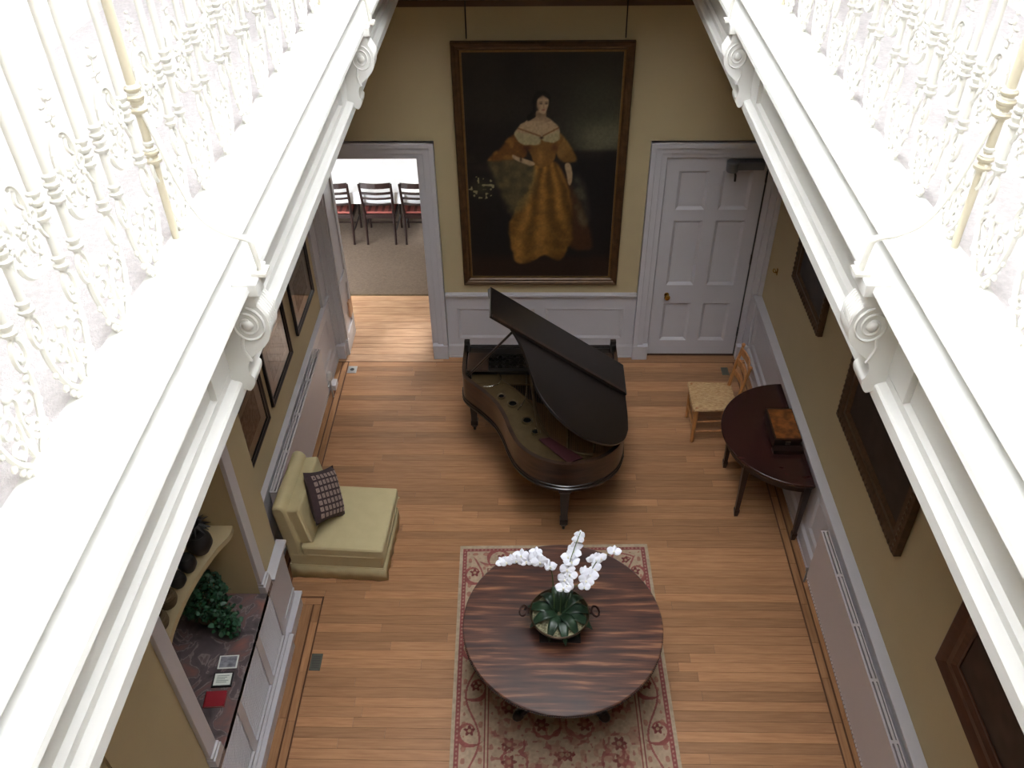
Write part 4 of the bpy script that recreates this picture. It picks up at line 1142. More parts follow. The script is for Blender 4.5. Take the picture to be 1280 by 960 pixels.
# ================================================================ half-moon table, box, rush chair
HX, HY, HR = 2.352, 5.73, 0.685
hm = empty('half_moon_table', (HX - 0.3, HY, 0), 0, 'dark mahogany half-moon table against the side wall dado', 'table')
def half(r, n=36, back=0.0): return [(back + 0.3, -r)] + [(0.3 - r * math.sin(PI * i / n), -r * math.cos(PI * i / n)) for i in range(1, n)] + [(back + 0.3, r)]
MB().prism(half(HR - 0.02), 'z', 0.735, 0.757).build('tabletop', 'mahogany', hm, smooth=0.5, bevel=0.006)
MB().prism(half(HR - 0.035), 'z', 0.712, 0.735).build('fold_leaf', 'mahogany', hm, smooth=0.5, bevel=0.005)
MB().prism(half(HR - 0.075), 'z', 0.625, 0.712).build('apron', 'mahogany_leg', hm, smooth=0.5)
for x, y_ in ((1.865, 5.42), (1.865, 6.04), (2.322, 5.145), (2.322, 6.315)):
    l = MB(); hx_, hy_ = x - (HX - 0.3), y_ - HY
    lv = [(0.028, 0.70), (0.028, 0.62), (0.017, 0.09), (0.022, 0.088), (0.022, 0.06), (0.015, 0.0)]
    vs = [(hx_ + sx_ * h, hy_ + sy_ * h, z) for h, z in lv for sx_, sy_ in ((-1, -1), (1, -1), (1, 1), (-1, 1))]
    l.add(vs, [(4 * i + j_, 4 * i + (j_ + 1) % 4, 4 * i + 4 + (j_ + 1) % 4, 4 * i + 4 + j_) for i in range(len(lv) - 1) for j_ in range(4)] + [(0, 3, 2, 1), (20, 21, 22, 23)])
    l.build('leg', 'mahogany_leg', hm)
wb = empty('writing_box', (2.205, 5.70, 0.757), 0, 'dark wooden box with a burl veneered lid on the half-moon table', 'box')
MB().box(-0.115, 0.115, -0.19, 0.215, 0.0, 0.085).build('body', 'dark_box', wb, bevel=0.004)
ld = MB().box(-0.118, 0.118, -0.193, 0.218, 0.088, 0.112).build('lid', 'dark_box', wb, bevel=0.004)
MB().box(-0.10, 0.112, -0.175, 0.20, 0.112, 0.1145).build('burl_panel', 'burl', ld)['label'] = 'orange brown burl veneer panel'
MB().box(-0.13, 0.128, -0.262, -0.19, 0.0, 0.045).build('drawer_front', 'dark_box', wb, bevel=0.004)
MB().box(-0.022, 0.022, -0.197, -0.19, 0.055, 0.095).build('lock_plate', 'steel', wb, bevel=0.002)

rc = empty('rush_chair', (1.785, 6.575, 0), 0, 'light wooden chair with woven rush seat beside the half-moon table', 'chair')
for s in (-1, 1):
    MB().lathe([(0.013, 0), (0.022, 0.02), (0.018, 0.05), (0.024, 0.30), (0.022, 0.44), (0.010, 0.455)], 10, (-0.19, s * 0.185, 0)).build('leg', 'beech', rc, smooth=0.7)
    MB().tube([(0.175, s * 0.165, 0), (0.18, s * 0.17, 0.44), (0.21, s * 0.175, 0.70), (0.25, s * 0.18, 0.93)], [0.018, 0.021, 0.018, 0.014], 8).build('leg', 'beech', rc, smooth=0.8)
    MB().lathe([(0, 0), (0.018, 0.006), (0.02, 0.018), (0.01, 0.03), (0, 0.032)], 8, (0.25, s * 0.18, 0.93)).build('finial', 'beech', rc, smooth=0.8)
    for z in (0.14, 0.27): MB().tube([(-0.19, s * 0.182, z), (0.178, s * 0.167, z)], 0.010, 6).build('stretcher', 'beech', rc, smooth=0.8)
for z in (0.17, 0.29): MB().tube([(-0.19, -0.185, z), (-0.19, 0.185, z)], 0.011, 6).build('stretcher', 'beech', rc, smooth=0.8)
MB().tube([(0.178, -0.168, 0.2), (0.178, 0.168, 0.2)], 0.010, 6).build('stretcher', 'beech', rc, smooth=0.8)
for z, h in ((0.60, 0.06), (0.72, 0.07), (0.84, 0.08)):
    xo = 0.18 + (z - 0.44) * 0.14
    MB().prism([(xo - 0.006, -0.175), (xo + 0.02, -0.08), (xo + 0.03, 0), (xo + 0.02, 0.08), (xo - 0.006, 0.175), (xo + 0.008, 0.175), (xo + 0.034, 0.08), (xo + 0.044, 0), (xo + 0.034, -0.08), (xo + 0.008, -0.175)], 'z', z, z + h).build('back_slat', 'beech', rc)
# rush seat: four woven triangles meeting in the middle
qs = [(-0.215, -0.205), (0.19, -0.185), (0.19, 0.185), (-0.215, 0.205)]
for k_ in range(4):
    a, b_ = qs[k_], qs[(k_ + 1) % 4]
    t = MB()
    for i in range(11):
        f0, f1 = i / 11, (i + 0.92) / 11
        def lp_(p, f): return (p[0] * (1 - f) + (-0.01) * f, p[1] * (1 - f), 0.445 + 0.012 * math.sin(PI * min(1, f * 1.3)) )
        mid = lambda f: (lp_(a, f), lp_(b_, f))
        p0, p1 = mid(f0); p3, p2 = mid(f1)
        lo = 0.43
        t.add([p0, p1, p2, p3, (p0[0], p0[1], lo), (p1[0], p1[1], lo), (p2[0], p2[1], lo), (p3[0], p3[1], lo)], [(0, 1, 2, 3), (0, 4, 5, 1), (1, 5, 6, 2), (2, 6, 7, 3), (3, 7, 4, 0), (4, 7, 6, 5)])
    t.build('rush_weave', 'rush', rc)
for k_ in range(4):
    a, b_ = qs[k_], qs[(k_ + 1) % 4]
    MB().tube([(*a, 0.437), (*b_, 0.437)], 0.016, 8).build('seat_rail', 'rush', rc, smooth=0.8)

# ================================================================ slipper chair with cushion
sc = empty('slipper_chair', (-1.635, 5.02, 0), math.radians(-3), 'pale yellow skirted slipper chair with loose seat cushion by the radiator', 'chair')
def soft(name, mt, parent, x0, x1, y0, y1, z0, z1, bev=0.03, seg=4, puff=0.0):
    m_ = MB()
    nx_, ny_, nz_ = 8, 8, 3
    bm2 = bmesh.new(); bmesh.ops.create_cube(bm2, size=1)
    bmesh.ops.subdivide_edges(bm2, edges=bm2.edges[:], cuts=7, use_grid_fill=True)
    for v in bm2.verts:
        u, vv, w__ = v.co * 2
        pf = 1 + puff * (1 - u * u) * (1 - vv * vv) * abs(w__)
        cx_ = (x0 + x1) / 2 + u * (x1 - x0) / 2; cy_ = (y0 + y1) / 2 + vv * (y1 - y0) / 2; cz_ = (z0 + z1) / 2 + w__ * (z1 - z0) / 2 * pf
        # round the corners in plan and in section
        d = Vector((u, vv, w__)); 
        def rnd(val, lim, half_): return val
        v.co = (cx_, cy_, cz_)
    me = bpy.data.meshes.new(name); bm2.to_mesh(me); bm2.free()
    me.materials.append(MATS[mt]); me.shade_smooth()
    o = bpy.data.objects.new(name, me); COL.objects.link(o); o.parent = parent
    bv = o.modifiers.new('round_edge', 'BEVEL'); bv.width = bev; bv.segments = seg; bv.limit_method = 'ANGLE'; bv.angle_limit = math.radians(50)
    return o
soft('seat_base', 'upholstery', sc, -0.40, 0.395, -0.34, 0.34, 0.12, 0.29, 0.02)
soft('seat_cushion', 'upholstery', sc, -0.27, 0.42, -0.355, 0.355, 0.288, 0.405, 0.035, 4, 0.12)
MB().tube(catmull([(0.40, -0.34, 0.30), (0.415, -0.3, 0.30), (0.42, 0, 0.30), (0.415, 0.3, 0.30), (0.40, 0.34, 0.30), (0, 0.352, 0.30), (-0.25, 0.352, 0.30)], 4), 0.006, 6).build('piping', 'upholstery', sc, smooth=0.9)
bk = MB()
def backfn(x0, x1, top_, lean, yh, z0): 
    pts = []
    return pts
bk.prism([(-0.40, 0.12), (-0.30, 0.12), (-0.29, 0.42), (-0.335, 0.80), (-0.36, 0.845), (-0.41, 0.855), (-0.45, 0.83), (-0.455, 0.78), (-0.42, 0.45)], 'y', -0.335, 0.335)
bk.build('backrest', 'upholstery', sc, smooth=0.9, bevel=0.025)
bc = soft('back_cushion', 'upholstery', sc, -0.065, 0.065, -0.315, 0.315, -0.20, 0.20, 0.05, 4, 0.0)
bc.location = (-0.262, 0, 0.60); bc.rotation_euler = (0, math.radians(-8), 0)
# skirt with corner pleats
sk = MB()
per = [(0.40, -0.345), (0.40, 0.345), (-0.405, 0.345), (-0.405, -0.345)]
ring0, ring1 = [], []
for k_ in range(4):
    a, b_ = Vector(per[k_]), Vector(per[(k_ + 1) % 4])
    for i in range(14):
        p = a.lerp(b_, i / 14)
        out = Vector((b_ - a).yx); out = Vector((out.x, -out.y)).normalized()
        wv = 0.006 * math.sin(i * 2.3 + k_) + (0.012 if i == 0 else 0)
        ring0.append((p.x, p.y, 0.155)); q_ = p + out * (0.014 + wv); ring1.append((q_.x, q_.y, 0.006))
n_ = len(ring0)
sk.add(ring0 + ring1, [(i, (i + 1) % n_, n_ + (i + 1) % n_, n_ + i) for i in range(n_)])
so = sk.build('skirt', 'upholstery', sc, smooth=0.9); s2 = so.modifiers.new('thick', 'SOLIDIFY'); s2.thickness = 0.004
MB().tube([(x, y_, 0.156) for x, y_ in per], 0.005, 6, True).build('skirt_welt', 'upholstery', sc)
for x in (-0.35, 0.35):
    for y_ in (-0.29, 0.29): MB().lathe([(0.014, 0.0), (0.025, 0.13)], 8, (x, y_, 0)).build('leg', 'mahogany_leg', sc)
# patterned scatter cushion leaning on the back
cu = empty('scatter_cushion', (-1.745, 5.02, 0.41), 0, 'small dark brown cushion with pale lattice pattern on the slipper chair', 'cushion')
def pillow(u, v, s_):
    a, b_ = (u - 0.5) * 2, (v - 0.5) * 2
    pin = 1 - 0.10 * (a * a + b_ * b_ - 2 * a * a * b_ * b_)
    th = 0.065 * max(0.0, (1 - a ** 4) * (1 - b_ ** 4)) ** 0.5
    return (s_ * th, a * 0.225 * pin, b_ * 0.225 * pin)
pb = MB(); pb.grid(lambda u, v: pillow(u, v, 1), 14, 14); pb.grid(lambda u, v: pillow(u, v, -1), 14, 14)
RC = Matrix.Translation((0.0, 0.0, 0.262)) @ Euler((math.radians(52), math.radians(-24), math.radians(-6)), 'XYZ').to_matrix().to_4x4()
pb.xform(RC); pb.build('cover', 'cushion_dark', cu, smooth=3)
zig = MB()
def onp(a, b_):
    p = pillow(0.5 + a / 2, 0.5 + b_ / 2, 1); return (p[0] + 0.0015, p[1], p[2])
for i in range(-3, 4):
    for j_ in range(-3, 4):
        a, b_ = i * 0.25, j_ * 0.25
        r_ = 0.078
        if abs(a) + r_ > 0.97 or abs(b_) + r_ > 0.97: continue
        for sg_ in (-1, 1):
            q3 = [onp(a + sg_ * r_ * 1.1, b_ + sg_ * r_ * 1.1), onp(a - sg_ * r_ * 1.0, b_ + sg_ * r_ * 1.1), onp(a + sg_ * r_ * 1.1, b_ - sg_ * r_ * 1.0)]
            zig.add(q3, [(0, 1, 2)])
zig.xform(RC); zo = zig.build('lattice_print', 'cushion_light', cu, fix=False)

# ================================================================ radiators, vents, small fittings
def radiator(name, loc, side, y0, y1, z0, z1, label):
    """side +1 = hung on the wall at larger x"""
    yc = (y0 + y1) / 2
    t = empty(name, (loc, yc, 0), 0, label, 'radiator')
    X = lambda d0, d1: tuple(sorted((-side * d0, -side * d1)))     # d measured out of the wall
    p = MB(); a, b_ = X(0.052, 0.066); p.box(a, b_, y0 - yc, y1 - yc, z0, z1)
    a, b_ = X(0.008, 0.02); p.box(a, b_, y0 - yc + 0.02, y1 - yc - 0.02, z0 + 0.02, z1 - 0.02)
    p.build('panel', 'radiator_white', t, bevel=0.005)
    g = MB(); a, b_ = X(0.006, 0.064)
    g.box(a, b_, y0 - yc, y0 - yc + 0.012, z0 + 0.01, z1 + 0.008); g.box(a, b_, y1 - yc - 0.012, y1 - yc, z0 + 0.01, z1 + 0.008)
    g.build('end_cap', 'radiator_white', t, bevel=0.003)
    g = MB()
    for d0, d1 in ((0.006, 0.016), (0.028, 0.042), (0.054, 0.068)):
        a, b_ = X(d0, d1); g.box(a, b_, y0 - yc, y1 - yc, z1 + 0.002, z1 + 0.012)
    nb = int((y1 - y0) / 0.42)
    for i in range(nb + 1):
        yy_ = y0 - yc + (y1 - y0) * i / nb; a, b_ = X(0.006, 0.068); g.box(a, b_, max(yy_ - 0.012, y0 - yc), min(yy_ + 0.012, y1 - yc), z1 + 0.0015, z1 + 0.0115)
    g.build('top_grille', 'radiator_white', t)
    fz = MB(); a, b_ = X(0.02, 0.052)
    yy_ = y0 - yc + 0.03
    while yy_ < y1 - yc - 0.03:
        fz.box(a, b_, yy_, yy_ + 0.006, z0 + 0.02, z1 - 0.08); yy_ += 0.035
    fz.build('fins', 'slot_dark', t)['kind'] = 'stuff'
    bd2 = MB(); yy_ = y0 - yc + 0.02; a, b_ = X(0.050, 0.071)
    while yy_ < y1 - yc - 0.02:
        bd2.box(a, b_, yy_, yy_ + 0.022, z0 - 0.012, z0 + 0.004); yy_ += 0.033
    o = bd2.build('bottom_ribs', 'radiator_white', t); o['kind'] = 'stuff'
    for yy_ in (y0 - yc + 0.15, y1 - yc - 0.15):
        a, b_ = X(0.0, 0.012); MB().box(a, b_, yy_ - 0.02, yy_ + 0.02, z0 + 0.05, z1 - 0.05).build('bracket', 'radiator_white', t)
    return t
ra = radiator('panel_radiator', XR - 0.054, 1, 2.0, 4.64, 0.13, 0.69, 'long white panel radiator under the dark walnut framed picture')
ra.location.x = 2.366
vp = MB().tube([(-0.05, 1.30, 0.16), (-0.05, 1.36, 0.15), (-0.05, 1.36, 0.0)], 0.009, 6); vp.lathe([(0.016, 0), (0.02, 0.02), (0.014, 0.05)], 10, (-0.05, 1.36, 0.14)); vp.build('valve', 'outlet_metal', ra, smooth=0.7)
rl = radiator('panel_radiator', XL + 0.036, -1, 4.95, 6.90, 0.20, 0.76, 'white panel radiator behind the slipper chair below the black framed prints')
vv_ = MB().tube([(0.055, 1.0, 0.24), (0.055, 1.13, 0.24), (0.055, 1.13, 0.0)], 0.009, 6)
vv_.build('pipe', 'outlet_metal', rl, smooth=0.7)
MB().lathe([(0.022, 0), (0.028, 0.01), (0.028, 0.09), (0.022, 0.10), (0.0, 0.10)], 14, (0.055, 1.13, 0.24)).build('thermostat_valve', 'white_gloss', rl, smooth=0.6)
tag(MB().box(-0.03, 0.03, -0.06, 0.06, 0, 0.07).build('pipe_box', 'white_dado', bevel=0.006), 'small white boxed pipe cover at the end of the radiator', 'pipe cover').location = (-2.145, 7.22, 0.0)

def vent(x, y_, w_, h_, label, mt='vent_grey'):
    t = empty('floor_vent', (x, y_, 0.0), 0, label, 'floor vent')
    f = MB(); f.box(-w_ / 2, w_ / 2, -h_ / 2, -h_ / 2 + 0.012, 0.0003, 0.004); f.box(-w_ / 2, w_ / 2, h_ / 2 - 0.012, h_ / 2, 0.0003, 0.004)
    f.box(-w_ / 2, -w_ / 2 + 0.012, -h_ / 2, h_ / 2, 0.0003, 0.004); f.box(w_ / 2 - 0.012, w_ / 2, -h_ / 2, h_ / 2, 0.0003, 0.004)
    f.build('frame', mt, t)
    MB().box(-w_ / 2 + 0.01, w_ / 2 - 0.01, -h_ / 2 + 0.01, h_ / 2 - 0.01, 0.0003, 0.0012).build('backing', 'slot_dark', t)
    n2 = int((h_ - 0.02) / 0.013)
    for i in range(n2): MB().box(-w_ / 2 + 0.01, w_ / 2 - 0.01, -h_ / 2 + 0.013 + i * 0.013, -h_ / 2 + 0.021 + i * 0.013, 0.001, 0.0035).build('slat', mt, t)
vent(-1.70, 3.855, 0.088, 0.15, 'dark metal floor vent beside the radiator cabinet')
vent(2.115, 7.51, 0.075, 0.13, 'dark metal floor vent between the panelled door and rush chair')
fo = empty('floor_outlet', (-2.00, 7.52, 0.0), 0, 'square metal floor socket near the open doorway', 'floor outlet')
MB().box(-0.05, 0.05, -0.06, 0.06, 0.0003, 0.004).build('plate', 'outlet_metal', fo, bevel=0.001)
MB().lathe([(0.022, 0.004), (0.024, 0.006), (0.016, 0.007), (0.0, 0.006)], 16).build('cap', 'slot_dark', fo)
wbk = empty('wall_bracket', (XR, 7.40, 1.36), 0, 'small brass wall hook beside the panelled door', 'hook')
MB().box(-0.008, 0.0, -0.014, 0.014, -0.035, 0.035).build('plate', 'brass', wbk, bevel=0.002)
MB().tube(catmull([(-0.006, 0, 0.0), (-0.03, 0, -0.01), (-0.045, 0, 0.012), (-0.04, 0, 0.035)], 4), 0.005, 6).build('hook', 'brass', wbk, smooth=0.8)
MB().tube([(-0.02, -0.03, 0.0), (-0.02, 0.03, 0.01)], 0.005, 6).build('cross_bar', 'brass', wbk)

# ================================================================ pictures
def portrait_paint(U, V):
    x, y_ = U, 1 - V                       # y down
    AR = 1.656
    n1 = vnoise(x * 6 + 3, y_ * 9 + 3, 11); n2 = vnoise(x * 26 + 3, y_ * 40 + 3, 12); n3 = vnoise(x * 90, y_ * 140, 13)
    wob = (n2 - 0.5) * 0.014
    def poly(pts, soft=0.010, smooth=True):
        P = [tuple(p[:2]) for p in (catmull([(a, b_, 0) for a, b_ in pts], 4, True) if smooth else [Vector((a, b_, 0)) for a, b_ in pts])]
        px, py = x + wob, (y_ + wob * 0.6) * AR
        d = np.full(len(x), 9.0); s_ = np.ones(len(x))
        for k in range(len(P)):
            ax, ay = P[k][0], P[k][1] * AR; bx_, by = P[k - 1][0], P[k - 1][1] * AR
            ex, ey = bx_ - ax, by - ay; wx, wy = px - ax, py - ay
            t = np.clip((wx * ex + wy * ey) / max(1e-9, ex * ex + ey * ey), 0, 1)
            d = np.minimum(d, (wx - ex * t) ** 2 + (wy - ey * t) ** 2)
            c1, c2, c3 = py >= ay, py < by, ex * wy > ey * wx
            s_ = np.where((c1 & c2 & c3) | (~c1 & ~c2 & ~c3), -s_, s_)
        return 1 - sstep(-soft, soft, np.sqrt(d) * s_)
    def blob(cx_, cy_, rx, ry, ang=0.0):
        ca, sa = math.cos(ang), math.sin(ang); dx, dy = x - cx_, (y_ - cy_) * AR
        return np.exp(-(((dx * ca + dy * sa) / rx) ** 2 + ((-dx * sa + dy * ca) / (ry * AR)) ** 2))
    c = np.tile(np.array((25, 23, 23), float), (len(U), 1))
    c = mixc(c, (38, 35, 30), 0.8 * sstep(0.35, 0.9, n1) * (y_ < 0.45))
    # pale evening sky, dark bank of land under it
    c = mixc(c, (96, 94, 76), np.clip(1.1 * blob(0.92, 0.33, 0.30, 0.10) * (0.75 + 0.4 * n1), 0, 1) * (1 - sstep(0.385, 0.41, y_)))
    c = mixc(c, (60, 60, 48), 0.8 * blob(0.86, 0.18, 0.24, 0.12))
    c = mixc(c, (20, 20, 23), 0.8 * sstep(0.39, 0.45, y_) * sstep(0.60, 0.75, x))
    c = mixc(c, (44, 30, 24), 0.8 * sstep(0.86, 0.93, y_)); c = mixc(c, (40, 34, 31), 0.7 * blob(0.10, 0.47, 0.12, 0.02))
    # posy
    d = np.hypot((x - 0.095) / 0.092, (y_ - 0.56) / 0.052); sp_ = vnoise(x * 62 + 9, y_ * 104 + 9, 19)
    c = mixc(c, (62, 60, 44), np.clip(1.1 - d, 0, 1) * 0.8); c = mixc(c, (150, 142, 108), (d < 1.02) * (d > 0.2) * sstep(0.58, 0.72, sp_) * 0.9)
    # skirt and train
    c = mixc(c, (66, 42, 26), poly([(0.58, 0.45), (0.70, 0.55), (0.80, 0.68), (0.865, 0.84), (0.72, 0.85), (0.62, 0.70)], 0.02) * 0.9)
    sk_ = poly([(0.465, 0.445), (0.59, 0.445), (0.665, 0.53), (0.71, 0.64), (0.72, 0.80), (0.64, 0.91), (0.525, 0.885), (0.43, 0.92), (0.335, 0.925), (0.295, 0.86), (0.285, 0.72), (0.36, 0.62), (0.435, 0.54)], 0.014)
    t = np.clip((y_ - 0.45) / 0.45, 0, 1)
    fold = 0.5 + 0.5 * np.sin((x - 0.515) / (0.055 + 0.20 * t) * 7.5 + 2.5 * n1)
    dress = np.stack([84 + 44 * fold, 58 + 32 * fold, 26 + 18 * fold], 1) * (0.86 + 0.28 * n2)[:, None] * (1.1 - 0.5 * sstep(0.60, 0.76, x) * sstep(0.6, 0.75, y_))[:, None]
    c = c * (1 - sk_[:, None]) + dress * sk_[:, None]
    c = mixc(c, (130, 96, 52), 0.5 * sk_ * np.clip(np.sin(y_ * 60 + 9 * n1) - 0.4, 0, 1) * sstep(0.62, 0.7, y_))
    # gauze
    c = mixc(c, (104, 92, 62), poly([(0.155, 0.445), (0.33, 0.43), (0.46, 0.47), (0.45, 0.56), (0.38, 0.66), (0.29, 0.68), (0.25, 0.62)], 0.03) * (0.45 + 0.4 * n2))
    c = mixc(c, (92, 88, 72), np.clip(poly([(0.72, 0.50), (0.78, 0.54), (0.81, 0.60), (0.83, 0.72), (0.78, 0.74), (0.73, 0.62)], 0.03) * (0.15 + 0.75 * n2), 0, 0.7))
    # sleeves
    sl = poly([(0.325, 0.325), (0.385, 0.36), (0.40, 0.42), (0.325, 0.435), (0.235, 0.438), (0.15, 0.44), (0.21, 0.40), (0.27, 0.36)], 0.012)
    c = mixc(c, (98, 62, 30), sl); c = mixc(c, (138, 98, 50), sl * sstep(0.5, 0.8, n2) * 0.7)
    sr = poly([(0.605, 0.325), (0.65, 0.345), (0.70, 0.39), (0.73, 0.435), (0.68, 0.45), (0.62, 0.435), (0.585, 0.38)], 0.012)
    c = mixc(c, (104, 74, 38), sr); c = mixc(c, (138, 104, 60), sr * sstep(0.5, 0.8, n2) * 0.6)
    # bodice
    c = mixc(c, (112, 78, 40), poly([(0.37, 0.345), (0.61, 0.345), (0.60, 0.40), (0.565, 0.452), (0.50, 0.468), (0.455, 0.452), (0.42, 0.40)], 0.008))
    c = mixc(c, (66, 36, 24), 0.9 * blob(0.405, 0.385, 0.03, 0.018, 0.5)); c = mixc(c, (70, 40, 26), 0.8 * blob(0.585, 0.385, 0.022, 0.018)); c = mixc(c, (146, 106, 58), 0.7 * blob(0.495, 0.425, 0.022, 0.035))
    # arms
    skin = (158, 134, 104)
    c = mixc(c, skin, poly([(0.315, 0.415), (0.36, 0.425), (0.45, 0.447), (0.455, 0.462), (0.40, 0.458), (0.32, 0.432)], 0.006))
    c = mixc(c, (42, 30, 24), 0.8 * blob(0.365, 0.435, 0.008, 0.012)); c = mixc(c, skin, poly([(0.655, 0.455), (0.69, 0.455), (0.705, 0.50), (0.70, 0.55), (0.68, 0.54), (0.668, 0.50)], 0.006))
    # shoulders and white neckline
    c = mixc(c, skin, poly([(0.455, 0.262), (0.53, 0.258), (0.575, 0.277), (0.61, 0.30), (0.612, 0.335), (0.50, 0.345), (0.33, 0.335), (0.34, 0.30), (0.39, 0.275)], 0.007))
    c = mixc(c, (150, 138, 104), poly([(0.325, 0.318), (0.41, 0.325), (0.495, 0.343), (0.485, 0.366), (0.41, 0.373), (0.35, 0.358)], 0.007)); c = mixc(c, (150, 138, 104), poly([(0.505, 0.342), (0.56, 0.325), (0.615, 0.315), (0.615, 0.345), (0.575, 0.362), (0.52, 0.36)], 0.007))
    for (ax, ay, bx_, by) in ((0.345, 0.302, 0.495, 0.336), (0.505, 0.336, 0.61, 0.30)):
        tt = np.clip((x - ax) / (bx_ - ax), 0, 1); c = mixc(c, (104, 66, 36), 0.8 * np.exp(-((y_ - (ay + (by - ay) * tt)) / 0.0035) ** 2) * (x > min(ax, bx_)) * (x < max(ax, bx_)))
    c = mixc(c, (52, 32, 24), blob(0.50, 0.342, 0.012, 0.006))
    # hair, neck, face
    c = mixc(c, (18, 15, 15), poly([(0.44, 0.175), (0.50, 0.152), (0.545, 0.17), (0.55, 0.20), (0.53, 0.235), (0.47, 0.24), (0.455, 0.265), (0.415, 0.275), (0.41, 0.255), (0.44, 0.23)], 0.008))
    c = mixc(c, (140, 116, 90), poly([(0.465, 0.23), (0.525, 0.232), (0.53, 0.258), (0.555, 0.275), (0.44, 0.275), (0.46, 0.256)], 0.006)); c = mixc(c, (96, 76, 58), 0.7 * blob(0.487, 0.247, 0.03, 0.008))
    c = mixc(c, (164, 138, 110), poly([(0.467, 0.185), (0.505, 0.172), (0.538, 0.185), (0.543, 0.208), (0.533, 0.232), (0.512, 0.247), (0.487, 0.238), (0.468, 0.215)], 0.006))
    c = mixc(c, (112, 90, 70), 0.6 * blob(0.474, 0.213, 0.014, 0.022)); c = mixc(c, (24, 19, 18), blob(0.478, 0.172, 0.032, 0.010, -0.3)); c = mixc(c, (24, 19, 18), 0.9 * blob(0.53, 0.172, 0.02, 0.008, 0.5))
    for ex_ in (0.494, 0.527): c = mixc(c, (40, 30, 26), 0.85 * blob(ex_, 0.203, 0.010, 0.0035)); c = mixc(c, (60, 46, 38), 0.7 * blob(ex_, 0.1965, 0.012, 0.002))
    c = mixc(c, (120, 94, 74), 0.6 * blob(0.511, 0.214, 0.004, 0.008)); c = mixc(c, (122, 62, 54), 0.8 * blob(0.511, 0.2285, 0.010, 0.003))
    return c * (0.92 + 0.16 * n3)[:, None]
def old_paint(seed, tone):
    def fn(U, V):
        n1 = vnoise(U * 4 + seed, V * 4 + seed, seed); n2 = vnoise(U * 14, V * 14, seed + 1)
        c = np.tile(np.array((40, 36, 34), float), (len(U), 1))
        c = mixc(c, tone, 0.5 * sstep(0.45, 0.9, n1))
        d = np.hypot((U - 0.5) / 0.17, (V - 0.62) / 0.16); c = mixc(c, (112, 92, 76), np.clip(1.2 - d, 0, 1) * 0.6)
        d = np.hypot((U - 0.5) / 0.34, (V - 0.18) / 0.30); c = mixc(c, (66, 54, 48), np.clip(1.2 - d, 0, 1) * 0.7)
        return c * (0.85 + 0.3 * n2)[:, None]
    return fn
def frame_parts(t, w_, h_, fw_, depth, mt, inner_mt=None, ornate=False):
    """frame in local x (width), z (height), front towards -y"""
    def trap(i):
        o4 = [(-w_ / 2, -h_ / 2), (w_ / 2, -h_ / 2), (w_ / 2, h_ / 2), (-w_ / 2, h_ / 2)]
        a, b_ = o4[i], o4[(i + 1) % 4]
        ins = lambda p, f: (p[0] - math.copysign(f, p[0]), p[1] - math.copysign(f, p[1]))
        m_ = MB()
        prof = [(0, 0), (0, -depth * 0.8), (fw_ * 0.12, -depth), (fw_ * 0.35, -depth * 0.9), (fw_ * 0.55, -depth * 0.62), (fw_ * 0.8, -depth * 0.66), (fw_, -depth * 0.35), (fw_, 0)]
        vs = []
        for f, d in prof:
            p, q = ins(a, f), ins(b_, f); vs += [(p[0], d, p[1]), (q[0], d, q[1])]
        k2 = len(prof)
        fs = [(2 * j_, 2 * j_ + 1, 2 * ((j_ + 1) % k2) + 1, 2 * ((j_ + 1) % k2)) for j_ in range(k2)] + [tuple(2 * j_ for j_ in range(k2)), tuple(2 * j_ + 1 for j_ in range(k2))[::-1]]
        m_.add(vs, fs)
        if ornate:
            L = math.hypot(b_[0] - a[0], b_[1] - a[1]); nn = int(L / 0.05)
            for j_ in range(nn + 1):
                f = j_ / nn
                p = ins((a[0] + (b_[0] - a[0]) * f, a[1] + (b_[1] - a[1]) * f), 0)
                px = max(-w_ / 2 + fw_ * 0.2, min(w_ / 2 - fw_ * 0.2, p[0])); pz = max(-h_ / 2 + fw_ * 0.2, min(h_ / 2 - fw_ * 0.2, p[1]))
                m_.ball((px, -depth * 0.86, pz), (0.022, 0.016, 0.022), 6, 4)
        return m_.build('frame_side', mt, t, smooth=0.5)
    for i in range(4): trap(i)
    if inner_mt:
        s_ = MB(); f0, f1 = fw_, fw_ + 0.018
        for (x0, x1, z0, z1) in ((-w_ / 2 + f0, w_ / 2 - f0, -h_ / 2 + f0, -h_ / 2 + f1), (-w_ / 2 + f0, w_ / 2 - f0, h_ / 2 - f1, h_ / 2 - f0), (-w_ / 2 + f0, -w_ / 2 + f1, -h_ / 2 + f1, h_ / 2 - f1), (w_ / 2 - f1, w_ / 2 - f0, -h_ / 2 + f1, h_ / 2 - f1)):
            s_.box(x0, x1, -depth * 0.42, 0, z0, z1)
        s_.build('slip', inner_mt, t)
